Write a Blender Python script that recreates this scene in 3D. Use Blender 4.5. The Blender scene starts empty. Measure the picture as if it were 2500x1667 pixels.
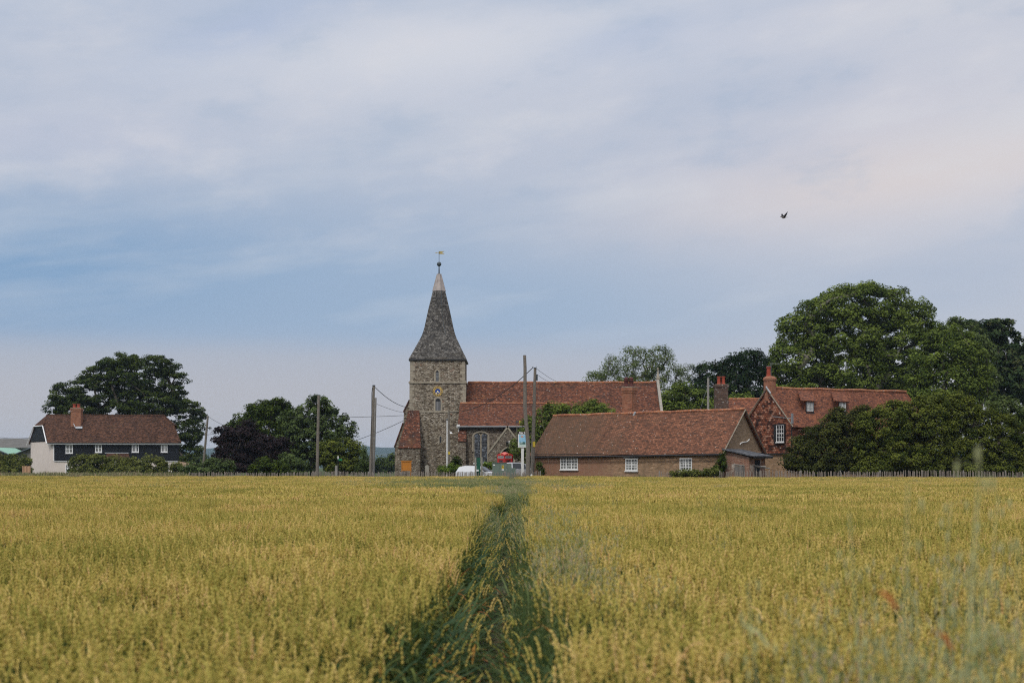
import bpy, bmesh, math, random
import numpy as np
from mathutils import Vector, Matrix, Euler
R = math.radians
scene = bpy.context.scene
COL = scene.collection
random.seed(7)
rng = np.random.default_rng(7)

# ------------------------------------------------------------------ camera
F, CX, HY, H = 3500.0, 1250.0, 1140.0, 1.6          # focal length and horizon of the photograph (2500 px wide), eye height
cd = bpy.data.cameras.new('camera')
cam = bpy.data.objects.new('camera', cd)
COL.objects.link(cam)
cam.location = (0, 0, H)
cam.rotation_euler = (R(90), 0, 0)
cd.lens = 50.4
cd.sensor_width = 36
cd.shift_y = (HY - 833.5) / 2500
cd.clip_start = 0.05
cd.clip_end = 20000
cd.dof.use_dof = True
cd.dof.focus_distance = 130
cd.dof.aperture_fstop = 3.4
scene.camera = cam

# ------------------------------------------------------------------ view
scene.view_settings.view_transform = 'Standard'
scene.view_settings.look = 'None'
scene.view_settings.exposure = 0
scene.view_settings.gamma = 1
try:
    scene.cycles.use_denoising = False
    scene.cycles.filter_width = 1.15
    scene.cycles.max_bounces = 6
    scene.cycles.transparent_max_bounces = 8
    scene.cycles.volume_bounces = 1
    scene.cycles.use_adaptive_sampling = False
except Exception:
    pass

def srgb(r, g, b):
    f = lambda c: (c / 255 / 12.92) if c <= 10 else (((c / 255) + .055) / 1.055) ** 2.4
    return (f(r), f(g), f(b))

# ------------------------------------------------------------------ node expression helper
class X:
    """a socket that can be combined with + - * / to grow math nodes"""
    def __init__(s, nt, sock): s.nt, s.s = nt, sock
    def m(s, op, b=None, c=None):
        n = s.nt.nodes.new('ShaderNodeMath'); n.operation = op
        for i, v in enumerate((s, b, c)):
            if v is None: continue
            if isinstance(v, X): s.nt.links.new(v.s, n.inputs[i])
            else: n.inputs[i].default_value = v
        return X(s.nt, n.outputs[0])
    def __add__(s, b): return s.m('ADD', b)
    def __sub__(s, b): return s.m('SUBTRACT', b)
    def __mul__(s, b): return s.m('MULTIPLY', b)
    def __truediv__(s, b): return s.m('DIVIDE', b)
    def clamp(s): return s.m('MINIMUM', 1.0).m('MAXIMUM', 0.0)
    def ramp(s, stops, interp='LINEAR'):
        n = s.nt.nodes.new('ShaderNodeValToRGB'); cr = n.color_ramp; cr.interpolation = interp
        while len(cr.elements) < len(stops): cr.elements.new(0.5)
        for e, (p, c) in zip(cr.elements, stops):
            e.position = p; e.color = (c[0], c[1], c[2], 1) if isinstance(c, tuple) else (c, c, c, 1)
        s.nt.links.new(s.s, n.inputs[0])
        return X(s.nt, n.outputs[0])
    def step(s, a, b):
        n = s.nt.nodes.new('ShaderNodeMapRange'); n.interpolation_type = 'SMOOTHSTEP'
        s.nt.links.new(s.s, n.inputs[0])
        n.inputs[1].default_value = a; n.inputs[2].default_value = b
        return X(s.nt, n.outputs[0])
def mix(nt, fac, a, b, mode='MIX'):
    n = nt.nodes.new('ShaderNodeMix'); n.data_type = 'RGBA'; n.blend_type = mode
    for sock, v in ((n.inputs[0], fac), (n.inputs[6], a), (n.inputs[7], b)):
        if isinstance(v, X): nt.links.new(v.s, sock)
        elif isinstance(v, tuple): sock.default_value = (v[0], v[1], v[2], 1)
        else: sock.default_value = v
    return X(nt, n.outputs[2])
def noise(nt, vec, scale, detail=3, rough=.55, out=0):
    n = nt.nodes.new('ShaderNodeTexNoise'); n.inputs['Scale'].default_value = scale
    n.inputs['Detail'].default_value = detail; n.inputs['Roughness'].default_value = rough
    if vec is not None: nt.links.new(vec.s, n.inputs['Vector'])
    return X(nt, n.outputs[out])
def comb(nt, x, y, z=0.0):
    n = nt.nodes.new('ShaderNodeCombineXYZ')
    for i, v in enumerate((x, y, z)):
        if isinstance(v, X): nt.links.new(v.s, n.inputs[i])
        else: n.inputs[i].default_value = v
    return X(nt, n.outputs[0])
def sep(nt, vec):
    n = nt.nodes.new('ShaderNodeSeparateXYZ'); nt.links.new(vec.s, n.inputs[0])
    return [X(nt, o) for o in n.outputs]

# ------------------------------------------------------------------ sky and sun
SUN_EL, SUN_AZ = 50, -163        # azimuth clockwise from +Y (the view); behind the camera, to its left
w = bpy.data.worlds.new("World"); scene.world = w; w.use_nodes = True
nt = w.node_tree; nt.nodes.clear()
tc = nt.nodes.new('ShaderNodeTexCoord')
dx, dy, dz = sep(nt, X(nt, tc.outputs['Generated']))
az = dx.m('ARCTAN2', dy)
el = dz.m('ARCSINE')
sky = nt.nodes.new('ShaderNodeTexSky'); sky.sky_type = 'NISHITA'; sky.sun_disc = False
sky.sun_elevation = R(SUN_EL); sky.sun_rotation = R(SUN_AZ); sky.dust_density = 3
bg_sky = nt.nodes.new('ShaderNodeBackground'); bg_sky.inputs[1].default_value = 0.09
nt.links.new(sky.outputs[0], bg_sky.inputs[0])
# cloud deck: colour by elevation, long streaks climbing to the right, a clearer blue gap low on the left, warm light low on the right
def gauss(u0, v0, a, b, tilt=0.0):
    ct, st = math.cos(tilt), math.sin(tilt)
    u = (az - u0); v = (el - v0)
    p = (u * ct + v * st) / a; q = (v * ct - u * st) / b
    return ((p * p + q * q) * -1.0).m('EXPONENT')
base = el.ramp([(0.0, srgb(190, 186, 190)), (0.05, srgb(181, 184, 197)), (0.10, srgb(168, 184, 206)), (0.17, srgb(180, 191, 209)),
                (0.25, srgb(195, 201, 215)), (0.32, srgb(184, 195, 214)), (0.55, (1.0, 1.03, 1.1)), (1.0, (1.6, 1.62, 1.7))])
sv = comb(nt, az * 2.6, (el * 11.0) - (az * 1.3), 0.0)
n1 = noise(nt, sv, 1.5, 5, .5)
n2 = noise(nt, comb(nt, az * 5.0, (el * 26.0) - (az * 3.5), 3.0), 1.0, 5, .55)
n3 = noise(nt, comb(nt, az * 3.0, (el * 7.0) - (az * 1.0), 9.0), 1.3, 3, .5)
c = mix(nt, gauss(-.38, .130, .27, .050, .02) * .95, base, srgb(120, 158, 197))
c = mix(nt, gauss(.0, .115, .28, .038, -.03) * .65, c, srgb(149, 175, 204))
c = mix(nt, gauss(-.19, .287, .07, .016, .35) * .75, c, srgb(163, 181, 212))
c = mix(nt, gauss(-.05, .285, .15, .030, .13) * .9, c, srgb(215, 217, 225))
c = mix(nt, gauss(-.31, .215, .12, .022, .05) * .6, c, srgb(196, 200, 216))
c = mix(nt, gauss(.085, .292, .05, .012, .2) * .6, c, srgb(170, 186, 213))
c = mix(nt, gauss(.30, .21, .22, .055, .1) * .85, c, srgb(210, 207, 216))
c = mix(nt, gauss(.33, .200, .17, .026, .12) * .95, c, srgb(232, 215, 205))
c = mix(nt, gauss(.31, .31, .10, .02, .1) * .6, c, srgb(222, 217, 218))
c = mix(nt, gauss(.20, .30, .17, .03, .1) * .5, c, srgb(205, 209, 222))
hz = ((el.step(.098, .02)) * .55 + (el + (n2 - .5) * .02).step(.093, .072) * .38) * (az.step(.25, -.1) * .5 + .5)
c = mix(nt, hz, c, srgb(187, 186, 192))
c = mix(nt, az.step(-.05, .38) * el.step(.20, .03) * .75, c, srgb(206, 204, 209))
c = mix(nt, az.step(.02, .36) * el.step(.03, .2) * .55, c, srgb(207, 208, 217))
n4 = noise(nt, comb(nt, az * 9.0, (el * 20.0) - (az * 2.0), 5.0), 1.0, 6, .6)
c = mix(nt, (n4.step(.50, .72)) * el.step(.10, .22) * .40, c, srgb(222, 220, 224))
c = mix(nt, (n4.step(.50, .30)) * el.step(.07, .2) * .35, c, srgb(158, 178, 203))
streak = ((n1 - .5) * 2.0 + (n2 - .5) * 1.5).clamp()
dark = (((n1 - .5) * -2.0) + ((n3 - .5) * -1.5)).clamp()
above = el.step(.05, .13)
c = mix(nt, streak * above * .75, c, srgb(216, 218, 223))
c = mix(nt, dark * above * .68, c, srgb(154, 175, 203))
bg_c = nt.nodes.new('ShaderNodeBackground'); nt.links.new(c.s, bg_c.inputs[0]); bg_c.inputs[1].default_value = 1.02
ms = nt.nodes.new('ShaderNodeMixShader'); ms.inputs[0].default_value = 0.93
nt.links.new(bg_sky.outputs[0], ms.inputs[1]); nt.links.new(bg_c.outputs[0], ms.inputs[2])
wo = nt.nodes.new('ShaderNodeOutputWorld'); nt.links.new(ms.outputs[0], wo.inputs[0])

sd = bpy.data.lights.new('sun', 'SUN'); sd.energy = 1.5; sd.angle = R(10); sd.color = (1, .95, .87)
sun = bpy.data.objects.new('sun', sd); COL.objects.link(sun)
a, e = R(SUN_AZ), R(SUN_EL)
to_sun = Vector((math.sin(a) * math.cos(e), math.cos(a) * math.cos(e), math.sin(e)))
sun.rotation_euler = to_sun.to_track_quat('Z', 'Y').to_euler()

# ------------------------------------------------------------------ placing
G = 0.35                                   # village ground level; the field lies at 0
def at(px, py, D): return Vector(((px - CX) / F * D, D, H + (HY - py) / F * D))
def zat(py, D): return H + (HY - py) / F * D
def xat(px, D): return (px - CX) / F * D
def on_line(A, B, px):
    """point of the plan line A-B that the ray through column px meets"""
    k = (px - CX) / F
    A = Vector(A[:2]); B = Vector(B[:2]); d = B - A
    t = (k * A.y - A.x) / (d.x - k * d.y)
    return A + d * t

# ------------------------------------------------------------------ objects
def tag(o, label=None, cat=None, group=None, kind=None):
    if label: o['label'] = label
    if cat: o['category'] = cat
    if group: o['group'] = group
    if kind: o['kind'] = kind
    return o
def thing(name, label, cat, loc, group=None):
    o = bpy.data.objects.new(name, None); COL.objects.link(o); o.location = loc
    o.empty_display_size = .3
    return tag(o, label, cat, group)
def world_loc(o):
    v = Vector((0, 0, 0))
    while o: v = v + o.location; o = o.parent
    return v
class MB:
    def __init__(s): s.v, s.f, s.m = [], [], []
    def add(s, vs, fs, m=0):
        b = len(s.v); s.v += [Vector(v) for v in vs]; s.f += [tuple(i + b for i in f) for f in fs]; s.m += [m] * len(fs); return s
    def poly(s, pts, m=0): return s.add(pts, [tuple(range(len(pts)))], m)
    def box(s, lo, hi, m=0):
        x0, y0, z0 = lo; x1, y1, z1 = hi
        return s.add([(x0, y0, z0), (x1, y0, z0), (x1, y1, z0), (x0, y1, z0), (x0, y0, z1), (x1, y0, z1), (x1, y1, z1), (x0, y1, z1)],
                     [(0, 3, 2, 1), (4, 5, 6, 7), (0, 1, 5, 4), (1, 2, 6, 5), (2, 3, 7, 6), (3, 0, 4, 7)], m)
    def obox(s, o, u, v, n, lu, lv, ln, m=0):
        """box from corner o along u, v, n"""
        o, u, v, n = Vector(o), Vector(u) * lu, Vector(v) * lv, Vector(n) * ln
        P = [o, o + u, o + u + v, o + v]; P += [p + n for p in P]
        return s.add(P, [(0, 3, 2, 1), (4, 5, 6, 7), (0, 1, 5, 4), (1, 2, 6, 5), (2, 3, 7, 6), (3, 0, 4, 7)], m)
    def prism(s, pts, ext, m=0):
        n = len(pts); ext = Vector(ext); P = [Vector(p) for p in pts]
        return s.add(P + [p + ext for p in P], [tuple(range(n))[::-1], tuple(range(n, 2 * n))] + [(i, (i + 1) % n, n + (i + 1) % n, n + i) for i in range(n)], m)
    def slab(s, pts, t, m=0):
        """a sheet thickened against its normal"""
        P = [Vector(p) for p in pts]; n = (P[1] - P[0]).cross(P[2] - P[0]).normalized()
        if n.z < 0: P = P[::-1]; n = -n
        return s.prism(P, -n * t, m)
    def tube(s, pts, rad, k=6, m=0, caps=True):
        P = [Vector(p) for p in pts]; n = len(P)
        if not hasattr(rad, '__len__'): rad = [rad] * n
        vs, fs = [], []
        for i, p in enumerate(P):
            d = (P[min(i + 1, n - 1)] - P[max(i - 1, 0)]).normalized()
            a = d.orthogonal().normalized() if abs(d.z) > .9 else d.cross(Vector((0, 0, 1))).normalized()
            if abs(d.z) > .9: a = (Vector((1, 0, 0)) - d * d.x).normalized()
            b = d.cross(a)
            for j in range(k):
                t = 2 * math.pi * j / k
                vs.append(p + (a * math.cos(t) + b * math.sin(t)) * rad[i])
        for i in range(n - 1):
            for j in range(k):
                fs.append((i * k + j, i * k + (j + 1) % k, (i + 1) * k + (j + 1) % k, (i + 1) * k + j))
        if caps: fs += [tuple(range(k))[::-1], tuple(range((n - 1) * k, n * k))]
        return s.add(vs, fs, m)
    def lathe(s, c, prof, k=16, m=0):
        c = Vector(c); vs, fs = [], []
        for r, z in prof:
            for j in range(k):
                t = 2 * math.pi * j / k; vs.append(c + Vector((r * math.cos(t), r * math.sin(t), z)))
        for i in range(len(prof) - 1):
            for j in range(k): fs.append((i * k + j, i * k + (j + 1) % k, (i + 1) * k + (j + 1) % k, (i + 1) * k + j))
        fs += [tuple(range(k))[::-1], tuple(range((len(prof) - 1) * k, len(prof) * k))]
        return s.add(vs, fs, m)
    def build(s, name, mat, parent=None, smooth=False, subdiv=0, wobble=0.0, wscale=.6, bevel=0):
        base = world_loc(parent) if parent else Vector((0, 0, 0))
        if parent is None and s.v:
            xs = [v.x for v in s.v]; ys = [v.y for v in s.v]; zs = [v.z for v in s.v]
            base = Vector(((min(xs) + max(xs)) / 2, (min(ys) + max(ys)) / 2, min(zs)))
        bm = bmesh.new(); vs = [bm.verts.new(v) for v in s.v]
        for f, mi in zip(s.f, s.m):
            try: q = bm.faces.new([vs[i] for i in f]); q.material_index = mi
            except ValueError: pass
        if bevel: bmesh.ops.bevel(bm, geom=[e for e in bm.edges if e.calc_face_angle(0) > .5], offset=bevel, segments=1, affect='EDGES')
        bmesh.ops.recalc_face_normals(bm, faces=bm.faces)
        uv = bm.loops.layers.uv.new('metres')
        bm.normal_update()
        if subdiv:
            fl = [(f, f.normal.copy()) for f in bm.faces]
            bmesh.ops.subdivide_edges(bm, edges=bm.edges, cuts=subdiv, use_grid_fill=True)
            bm.normal_update()
        for f in bm.faces:
            n = f.normal
            u = Vector((0, 0, 1)).cross(n)
            u = Vector((1, 0, 0)) if u.length < .05 else u.normalized()
            v = n.cross(u)
            for l in f.loops: l[uv].uv = (l.vert.co.dot(u), l.vert.co.dot(v))
        if wobble:
            from mathutils import noise as mn
            for v in bm.verts:
                v.co += Vector((0, 0, 1)) * mn.noise(v.co * wscale) * wobble + Vector((0, 1, 0)) * mn.noise(v.co * wscale + Vector((9, 9, 9))) * wobble * .5
        for v in bm.verts: v.co -= base
        me = bpy.data.meshes.new(name); bm.to_mesh(me); bm.free()
        for mm in (mat if isinstance(mat, (list, tuple)) else [mat]): me.materials.append(mm)
        if smooth: me.shade_smooth()
        o = bpy.data.objects.new(name, me); COL.objects.link(o)
        if parent: o.parent = parent
        else: o.location = base
        return o
def text(s, size, org, right, up, mat, name, parent, depth=.004, font_bold=0.0):
    """raised lettering centred on org"""
    cu = bpy.data.curves.new(name, 'FONT'); cu.body = s; cu.size = size; cu.align_x = 'CENTER'; cu.align_y = 'CENTER'
    cu.extrude = depth; cu.offset = font_bold; cu.resolution_u = 2
    tmp = bpy.data.objects.new('tmp_text', cu); COL.objects.link(tmp)
    dg = bpy.context.evaluated_depsgraph_get(); me = bpy.data.meshes.new_from_object(tmp.evaluated_get(dg))
    bpy.data.objects.remove(tmp); bpy.data.curves.remove(cu)
    right = Vector(right).normalized(); up = Vector(up).normalized(); n = right.cross(up)
    M = Matrix((right, up, n)).transposed().to_4x4(); M.translation = Vector(org) - world_loc(parent)
    me.transform(M); me.materials.clear(); me.materials.append(mat)
    o = bpy.data.objects.new(name, me); COL.objects.link(o); o.parent = parent
    return o

# ------------------------------------------------------------------ materials
def newmat(name, rough=.8, spec=.3, metal=0.0):
    m = bpy.data.materials.new(name); m.use_nodes = True; t = m.node_tree
    b = t.nodes['Principled BSDF']; b.inputs['Roughness'].default_value = rough
    b.inputs['Specular IOR Level'].default_value = spec; b.inputs['Metallic'].default_value = metal
    return m, t, b
def setc(t, b, col, inp='Base Color'):
    if isinstance(col, X): t.links.new(col.s, b.inputs[inp])
    else: b.inputs[inp].default_value = (col[0], col[1], col[2], 1)
def bump(t, b, h, dist=.02, strength=.6):
    n = t.nodes.new('ShaderNodeBump'); n.inputs['Distance'].default_value = dist; n.inputs['Strength'].default_value = strength
    t.links.new(h.s, n.inputs['Height']); t.links.new(n.outputs[0], b.inputs['Normal'])
def coord(t, kind='Object'):
    return X(t, t.nodes.new('ShaderNodeTexCoord').outputs[kind])
def uvc(t):
    return X(t, t.nodes.new('ShaderNodeTexCoord').outputs['UV'])
def plain(name, col, rough=.7, spec=.3, metal=0.0, var=.15, scale=3.0, dirt=None):
    m, t, b = newmat(name, rough, spec, metal)
    n = noise(t, coord(t), scale, 5, .6)
    lo = tuple(c * (1 - var) for c in col); hi = tuple(min(1, c * (1 + var)) for c in col)
    c = n.ramp([(.3, lo), (.7, hi)])
    if dirt:
        n2 = noise(t, coord(t), scale * 2.7, 6, .7)
        c = mix(t, n2.step(.52, .75) * dirt[1], c, dirt[0])
    setc(t, b, c)
    return m
def bricks(name, stops, mortar, bw, bh, ms=.012, grad=None, patch=None, patch2=None, speck=None, rough=.9, bmp=.015, warp=.03, streak=None):
    """courses of tiles or bricks in metres on the UV, every unit its own colour from the ramp"""
    m, t, b = newmat(name, rough, .04)
    uv = uvc(t)
    nz = noise(t, uv, 1.7, 3, .5, 1)
    n = t.nodes.new('ShaderNodeVectorMath'); n.operation = 'MULTIPLY_ADD'
    t.links.new(nz.s, n.inputs[0]); n.inputs[1].default_value = (warp * 2, warp * 2, 0); t.links.new(uv.s, n.inputs[2])
    wuv = X(t, n.outputs[0])
    br = t.nodes.new('ShaderNodeTexBrick'); br.offset = .5
    br.inputs['Scale'].default_value = 1; br.inputs['Brick Width'].default_value = bw; br.inputs['Row Height'].default_value = bh
    br.inputs['Mortar Size'].default_value = ms; br.inputs['Mortar Smooth'].default_value = .3
    br.inputs['Color1'].default_value = (0, 0, 0, 1); br.inputs['Color2'].default_value = (1, 1, 1, 1); br.inputs['Mortar'].default_value = (.5, .5, .5, 1)
    t.links.new(wuv.s, br.inputs['Vector'])
    col = X(t, br.outputs['Color']); fac = X(t, br.outputs['Fac'])
    big = noise(t, comb(t, *[q for q in (sep(t, uv)[0] * 1.5, sep(t, uv)[1] * 5.5)]), 1.0, 5, .75)
    v = (col * .60 + (big - .5) * 1.7 + .20).clamp()
    c = v.ramp(stops)
    if grad:
        gx = sep(t, X(t, t.nodes.new('ShaderNodeNewGeometry').outputs['Position']))[0]
        c = mix(t, (gx + (noise(t, uv, .5, 3, .6) - .5) * 6.0).step(grad[1], grad[2]) * (big * .8 + .35) * grad[3], c, grad[0])
    if patch:
        pn = noise(t, uv, patch[1], 4, .6); c = mix(t, pn.step(patch[2], patch[2] + .16) * patch[3], c, patch[0])
    if patch2:
        u_, v_ = sep(t, uv)[:2]
        pn = noise(t, comb(t, u_ + 31.0, v_ + 5.0), patch2[1], 4, .6); c = mix(t, pn.step(patch2[2], patch2[2] + .16) * patch2[3], c, patch2[0])
    if speck:
        sn = noise(t, uv, speck[1], 2, .5); c = mix(t, sn.step(speck[2], speck[2] + .05), c, speck[0])
    st = noise(t, comb(t, sep(t, uv)[0] * 1.4, sep(t, uv)[1] * .22), 1.0, 4, .6)
    c = mix(t, st.step(.50, .72) * .45, c, tuple(q * .45 for q in stops[1][1]))
    c = mix(t, fac, c, mortar)
    setc(t, b, c)
    rows = sep(t, wuv)[1] / bh
    saw = rows.m('FRACT')
    bump(t, b, saw * -.6 + col * .3 + (fac * -.5), bmp, .9)
    return m
def rubble(name, stops, mortar, sx=2.6, sy=6.5, patch=None, speck=.66):
    m, t, b = newmat(name, .95, .03)
    uv = uvc(t); u, v = sep(t, uv)[:2]
    nz = noise(t, uv, 2.5, 2)
    vec = comb(t, u * sx, (v * sy) + nz * .9, 0.0)
    vo = t.nodes.new('ShaderNodeTexVoronoi'); vo.inputs['Scale'].default_value = 1; t.links.new(vec.s, vo.inputs['Vector'])
    ve = t.nodes.new('ShaderNodeTexVoronoi'); ve.feature = 'DISTANCE_TO_EDGE'; ve.inputs['Scale'].default_value = 1; t.links.new(vec.s, ve.inputs['Vector'])
    r = sep(t, X(t, vo.outputs['Color']))[0]
    big = noise(t, uv, .9, 4, .6)
    c = (r * .8 + big * .5 - .15).clamp().ramp(stops)
    e = X(t, ve.outputs['Distance'])
    c = mix(t, e.step(.13, .03) * .8, c, mortar)
    gaps = noise(t, comb(t, u * 6.5, v * 16.0), 1.0, 3, .7)
    c = mix(t, gaps.step(.60, .70) * .55, c, (.045, .035, .028))
    sp = noise(t, comb(t, u * 5.0 + 40.0, v * 8.0), 1.3, 3, .6)
    c = mix(t, sp.step(speck, speck + .06) * .8, c, (.48, .46, .42))
    st = noise(t, comb(t, u * 1.3 + 9.0, v * .2), 1.0, 4, .6)
    c = mix(t, st.step(.52, .74) * .45, c, (.085, .078, .062))
    if patch:
        pn = noise(t, uv, patch[1], 4, .6); c = mix(t, pn.step(patch[2], patch[2] + .2) * patch[3], c, patch[0])
    setc(t, b, c); bump(t, b, e.step(0, .2) * .6 + r * .5 - gaps.step(.60, .70), .05, 1.0)
    return m
def boards(name, col, pitch=.15, vertical=False, rough=.6, var=.2):
    m, t, b = newmat(name, rough, .25)
    u, v = sep(t, uvc(t))[:2]
    a_ = (u if vertical else v) / pitch
    wn = t.nodes.new('ShaderNodeTexWhiteNoise'); wn.noise_dimensions = '1D'; t.links.new(a_.m('FLOOR').s, wn.inputs['W'])
    g = noise(t, comb(t, u * (12.0 if vertical else .8), v * (.8 if vertical else 12.0)), 2.0, 4, .6)
    k = (X(t, wn.outputs['Value']) * .5 + g * .5)
    c = k.ramp([(.2, tuple(q * (1 - var) for q in col)), (.8, tuple(q * (1 + var) for q in col))])
    fr = a_.m('FRACT')
    c = mix(t, fr.step(.1, .0) * .6, c, tuple(q * .25 for q in col))
    setc(t, b, c); bump(t, b, fr, .02, .7)
    return m
def foliage(name, a, bcol, trans=.25, hue=None):
    """leaves: per-leaf 'tint' attribute picks between two greens, some light passes through"""
    m, t, b = newmat(name, .75, .04)
    at_ = t.nodes.new('ShaderNodeAttribute'); at_.attribute_name = 'tint'
    v = X(t, at_.outputs['Fac'])
    c = v.ramp([(0, a), (1, bcol)] if hue is None else [(0, a), (.7, bcol), (1, hue)])
    setc(t, b, c)
    tr = t.nodes.new('ShaderNodeBsdfTranslucent'); t.links.new(c.s, tr.inputs[0])
    ms_ = t.nodes.new('ShaderNodeMixShader'); ms_.inputs[0].default_value = trans
    t.links.new(b.outputs[0], ms_.inputs[1]); t.links.new(tr.outputs[0], ms_.inputs[2])
    t.links.new(ms_.outputs[0], t.nodes['Material Output'].inputs[0])
    return m
# ------------------------------------------------------------------ material library
S = srgb
M = {}
M['tile_church'] = bricks('church_tiles', [(.10, (.032, .023, .020)), (.35, (.088, .040, .028)), (.62, (.155, .059, .035)), (.90, (.26, .110, .060))],
    (.09, .05, .04), .19, .115, .008, patch=((.045, .032, .028), .35, .53, .85), patch2=((.27, .13, .055), .5, .60, .5), speck=((.42, .38, .34), 5.5, .66))
M['tile_barn'] = bricks('barn_tiles', [(.10, (.06, .036, .025)), (.4, (.14, .066, .042)), (.65, (.21, .090, .053)), (.92, (.33, .150, .085))],
    (.08, .045, .035), .18, .12, .012, patch=((.115, .075, .045), .3, .56, .6), speck=((.50, .45, .40), 5.0, .685), grad=((.100, .074, .047), 10.5, 4.5, .85))
M['tile_right'] = bricks('farmhouse_tiles', [(.10, (.05, .032, .028)), (.38, (.15, .062, .040)), (.65, (.24, .092, .052)), (.92, (.34, .145, .08))],
    (.10, .05, .04), .18, .12, .010, patch=((.06, .04, .035), .8, .58, .8), patch2=((.40, .15, .07), .6, .55, .5), speck=((.42, .36, .32), 5.0, .71))
M['tile_left'] = bricks('house_tiles', [(.12, (.030, .020, .016)), (.4, (.070, .038, .027)), (.65, (.110, .056, .037)), (.9, (.175, .088, .055))],
    (.05, .03, .025), .20, .13, .010, patch=((.045, .03, .025), .5, .55, .7), patch2=((.10, .075, .04), .5, .60, .5), speck=((.25, .22, .19), 6.0, .70))
M['tile_hung'] = bricks('hung_tiles', [(.12, (.025, .017, .015)), (.36, (.12, .045, .03)), (.62, (.28, .095, .05)), (.88, (.46, .27, .19))],
    (.05, .03, .025), .22, .16, .014, patch=((.028, .018, .016), 1.1, .51, .95), speck=((.55, .45, .38), 3.0, .66))
M['tile_ridge'] = bricks('ridge_tiles', [(.2, (.22, .09, .055)), (.6, (.40, .16, .085)), (.9, (.46, .25, .13))], (.12, .08, .06), .35, 3.0, .015, speck=((.45, .42, .36), 6.0, .62))
M['shingle'] = bricks('spire_shingles', [(.08, (.03, .028, .027)), (.4, (.088, .081, .073)), (.7, (.155, .145, .13)), (.92, (.30, .285, .26))],
    (.04, .04, .04), .17, .17, .012, patch=((.12, .10, .075), .5, .56, .6), patch2=((.05, .05, .052), .5, .54, .6), speck=((.38, .36, .34), 4.0, .70))
M['shingle_moss'] = M['shingle']
M['slate'] = bricks('slates', [(.2, (.07, .075, .085)), (.8, (.15, .155, .165))], (.04, .04, .045), .3, .2, .01, speck=((.25, .25, .24), 4.0, .68))
M['stone_tower'] = rubble('tower_ragstone', [(.1, (.07, .05, .035)), (.35, (.22, .18, .13)), (.6, (.36, .31, .235)), (.85, (.50, .45, .37)), (.97, (.30, .13, .075))],
    (.24, .20, .155), 5.0, 10.0, patch=((.21, .13, .085), .35, .58, .35))
M['stone_aisle'] = rubble('aisle_ragstone', [(.1, (.075, .055, .042)), (.4, (.19, .15, .115)), (.7, (.28, .235, .185)), (.9, (.38, .34, .28))],
    (.20, .17, .13), 5.5, 9.0, patch=((.20, .165, .09), .4, .55, .5))
M['ashlar'] = plain('dressed_stone', (.33, .29, .225), .9, .15, var=.25, scale=2.5, dirt=((.13, .11, .08), .7))
M['limewash'] = plain('flaking_limewash', (.31, .285, .245), .9, .15, var=.2, scale=3, dirt=((.2, .16, .12), 1.0))
M['brick_red'] = bricks('red_bricks', [(.1, (.13, .05, .035)), (.4, (.235, .085, .055)), (.7, (.31, .12, .075)), (.95, (.36, .22, .15))],
    (.24, .19, .14), .225, .075, .012, speck=((.40, .34, .27), 3.5, .72), bmp=.006)
M['brick_brown'] = bricks('brown_bricks', [(.1, (.15, .088, .05)), (.4, (.28, .165, .092)), (.7, (.38, .225, .13)), (.95, (.46, .31, .19))],
    (.30, .235, .16), .225, .075, .014, patch=((.27, .115, .07), .35, .60, .5), speck=((.42, .36, .28), 3.5, .72), grad=((.26, .095, .06), 9.5, 5.5, 1.0), bmp=.006)
M['brick_gable'] = bricks('weathered_gable_bricks', [(.1, (.17, .115, .072)), (.5, (.27, .185, .12)), (.9, (.36, .25, .165))],
    (.25, .19, .13), .225, .075, .014, patch=((.21, .17, .12), .7, .55, .6), bmp=.006)
M['brick_flaked'] = bricks('bricks_with_old_whitewash', [(.1, (.15, .07, .05)), (.5, (.26, .11, .07)), (.9, (.34, .2, .14))],
    (.28, .23, .18), .225, .075, .014, patch=((.58, .52, .45), 1.6, .53, .9), bmp=.006)
M['brick_chimney'] = bricks('chimney_bricks', [(.1, (.16, .06, .035)), (.45, (.30, .105, .06)), (.9, (.38, .17, .10))],
    (.24, .17, .12), .225, .075, .012, patch=((.15, .09, .06), 1.0, .58, .6), speck=((.45, .4, .34), 4.0, .70), bmp=.006)
M['brick_lichen'] = bricks('lichened_chimney_bricks', [(.1, (.05, .035, .03)), (.5, (.115, .07, .055)), (.9, (.17, .11, .08))],
    (.10, .08, .065), .225, .075, .012, speck=((.36, .34, .31), 5.0, .60), bmp=.006)
M['render_cream'] = plain('cream_render', (.68, .60, .545), .9, .1, var=.05, scale=1.2, dirt=((.57, .49, .44), .5))
M['weatherboard'] = boards('black_weatherboard', (.012, .014, .019), .18, rough=.55)
M['white'] = plain('white_paint', (.72, .72, .70), .5, .4, var=.05, dirt=((.5, .49, .45), .5))
M['white_new'] = plain('white_upvc', (.80, .80, .80), .4, .4, var=.03)
M['black'] = plain('black_paint', (.012, .012, .013), .5, .4)
M['gutter'] = plain('grey_gutter', (.20, .21, .22), .5, .4)
M['lead'] = plain('lead_sheet', (.36, .38, .40), .6, .3, var=.25, scale=5)
M['cap'] = plain('spire_cap_metal', (.34, .30, .28), .6, .4, var=.22, scale=2.2, dirt=((.30, .20, .15), .7))
M['pot'] = plain('terracotta', (.30, .06, .035), .8, .2, var=.2, scale=6)
M['pot_dark'] = plain('sooty_terracotta', (.11, .04, .035), .8, .2, var=.3, scale=6)
M['mortar'] = plain('mortar_flaunching', (.25, .22, .17), .95, .1, var=.3, scale=5)
M['wood_grey'] = boards('silvered_timber', (.20, .185, .165), .09, True, .85, .35)
M['pole'] = plain('creosoted_pole', (.175, .155, .13), .9, .15, var=.3, scale=7, dirt=((.09, .08, .07), .6))
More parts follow.
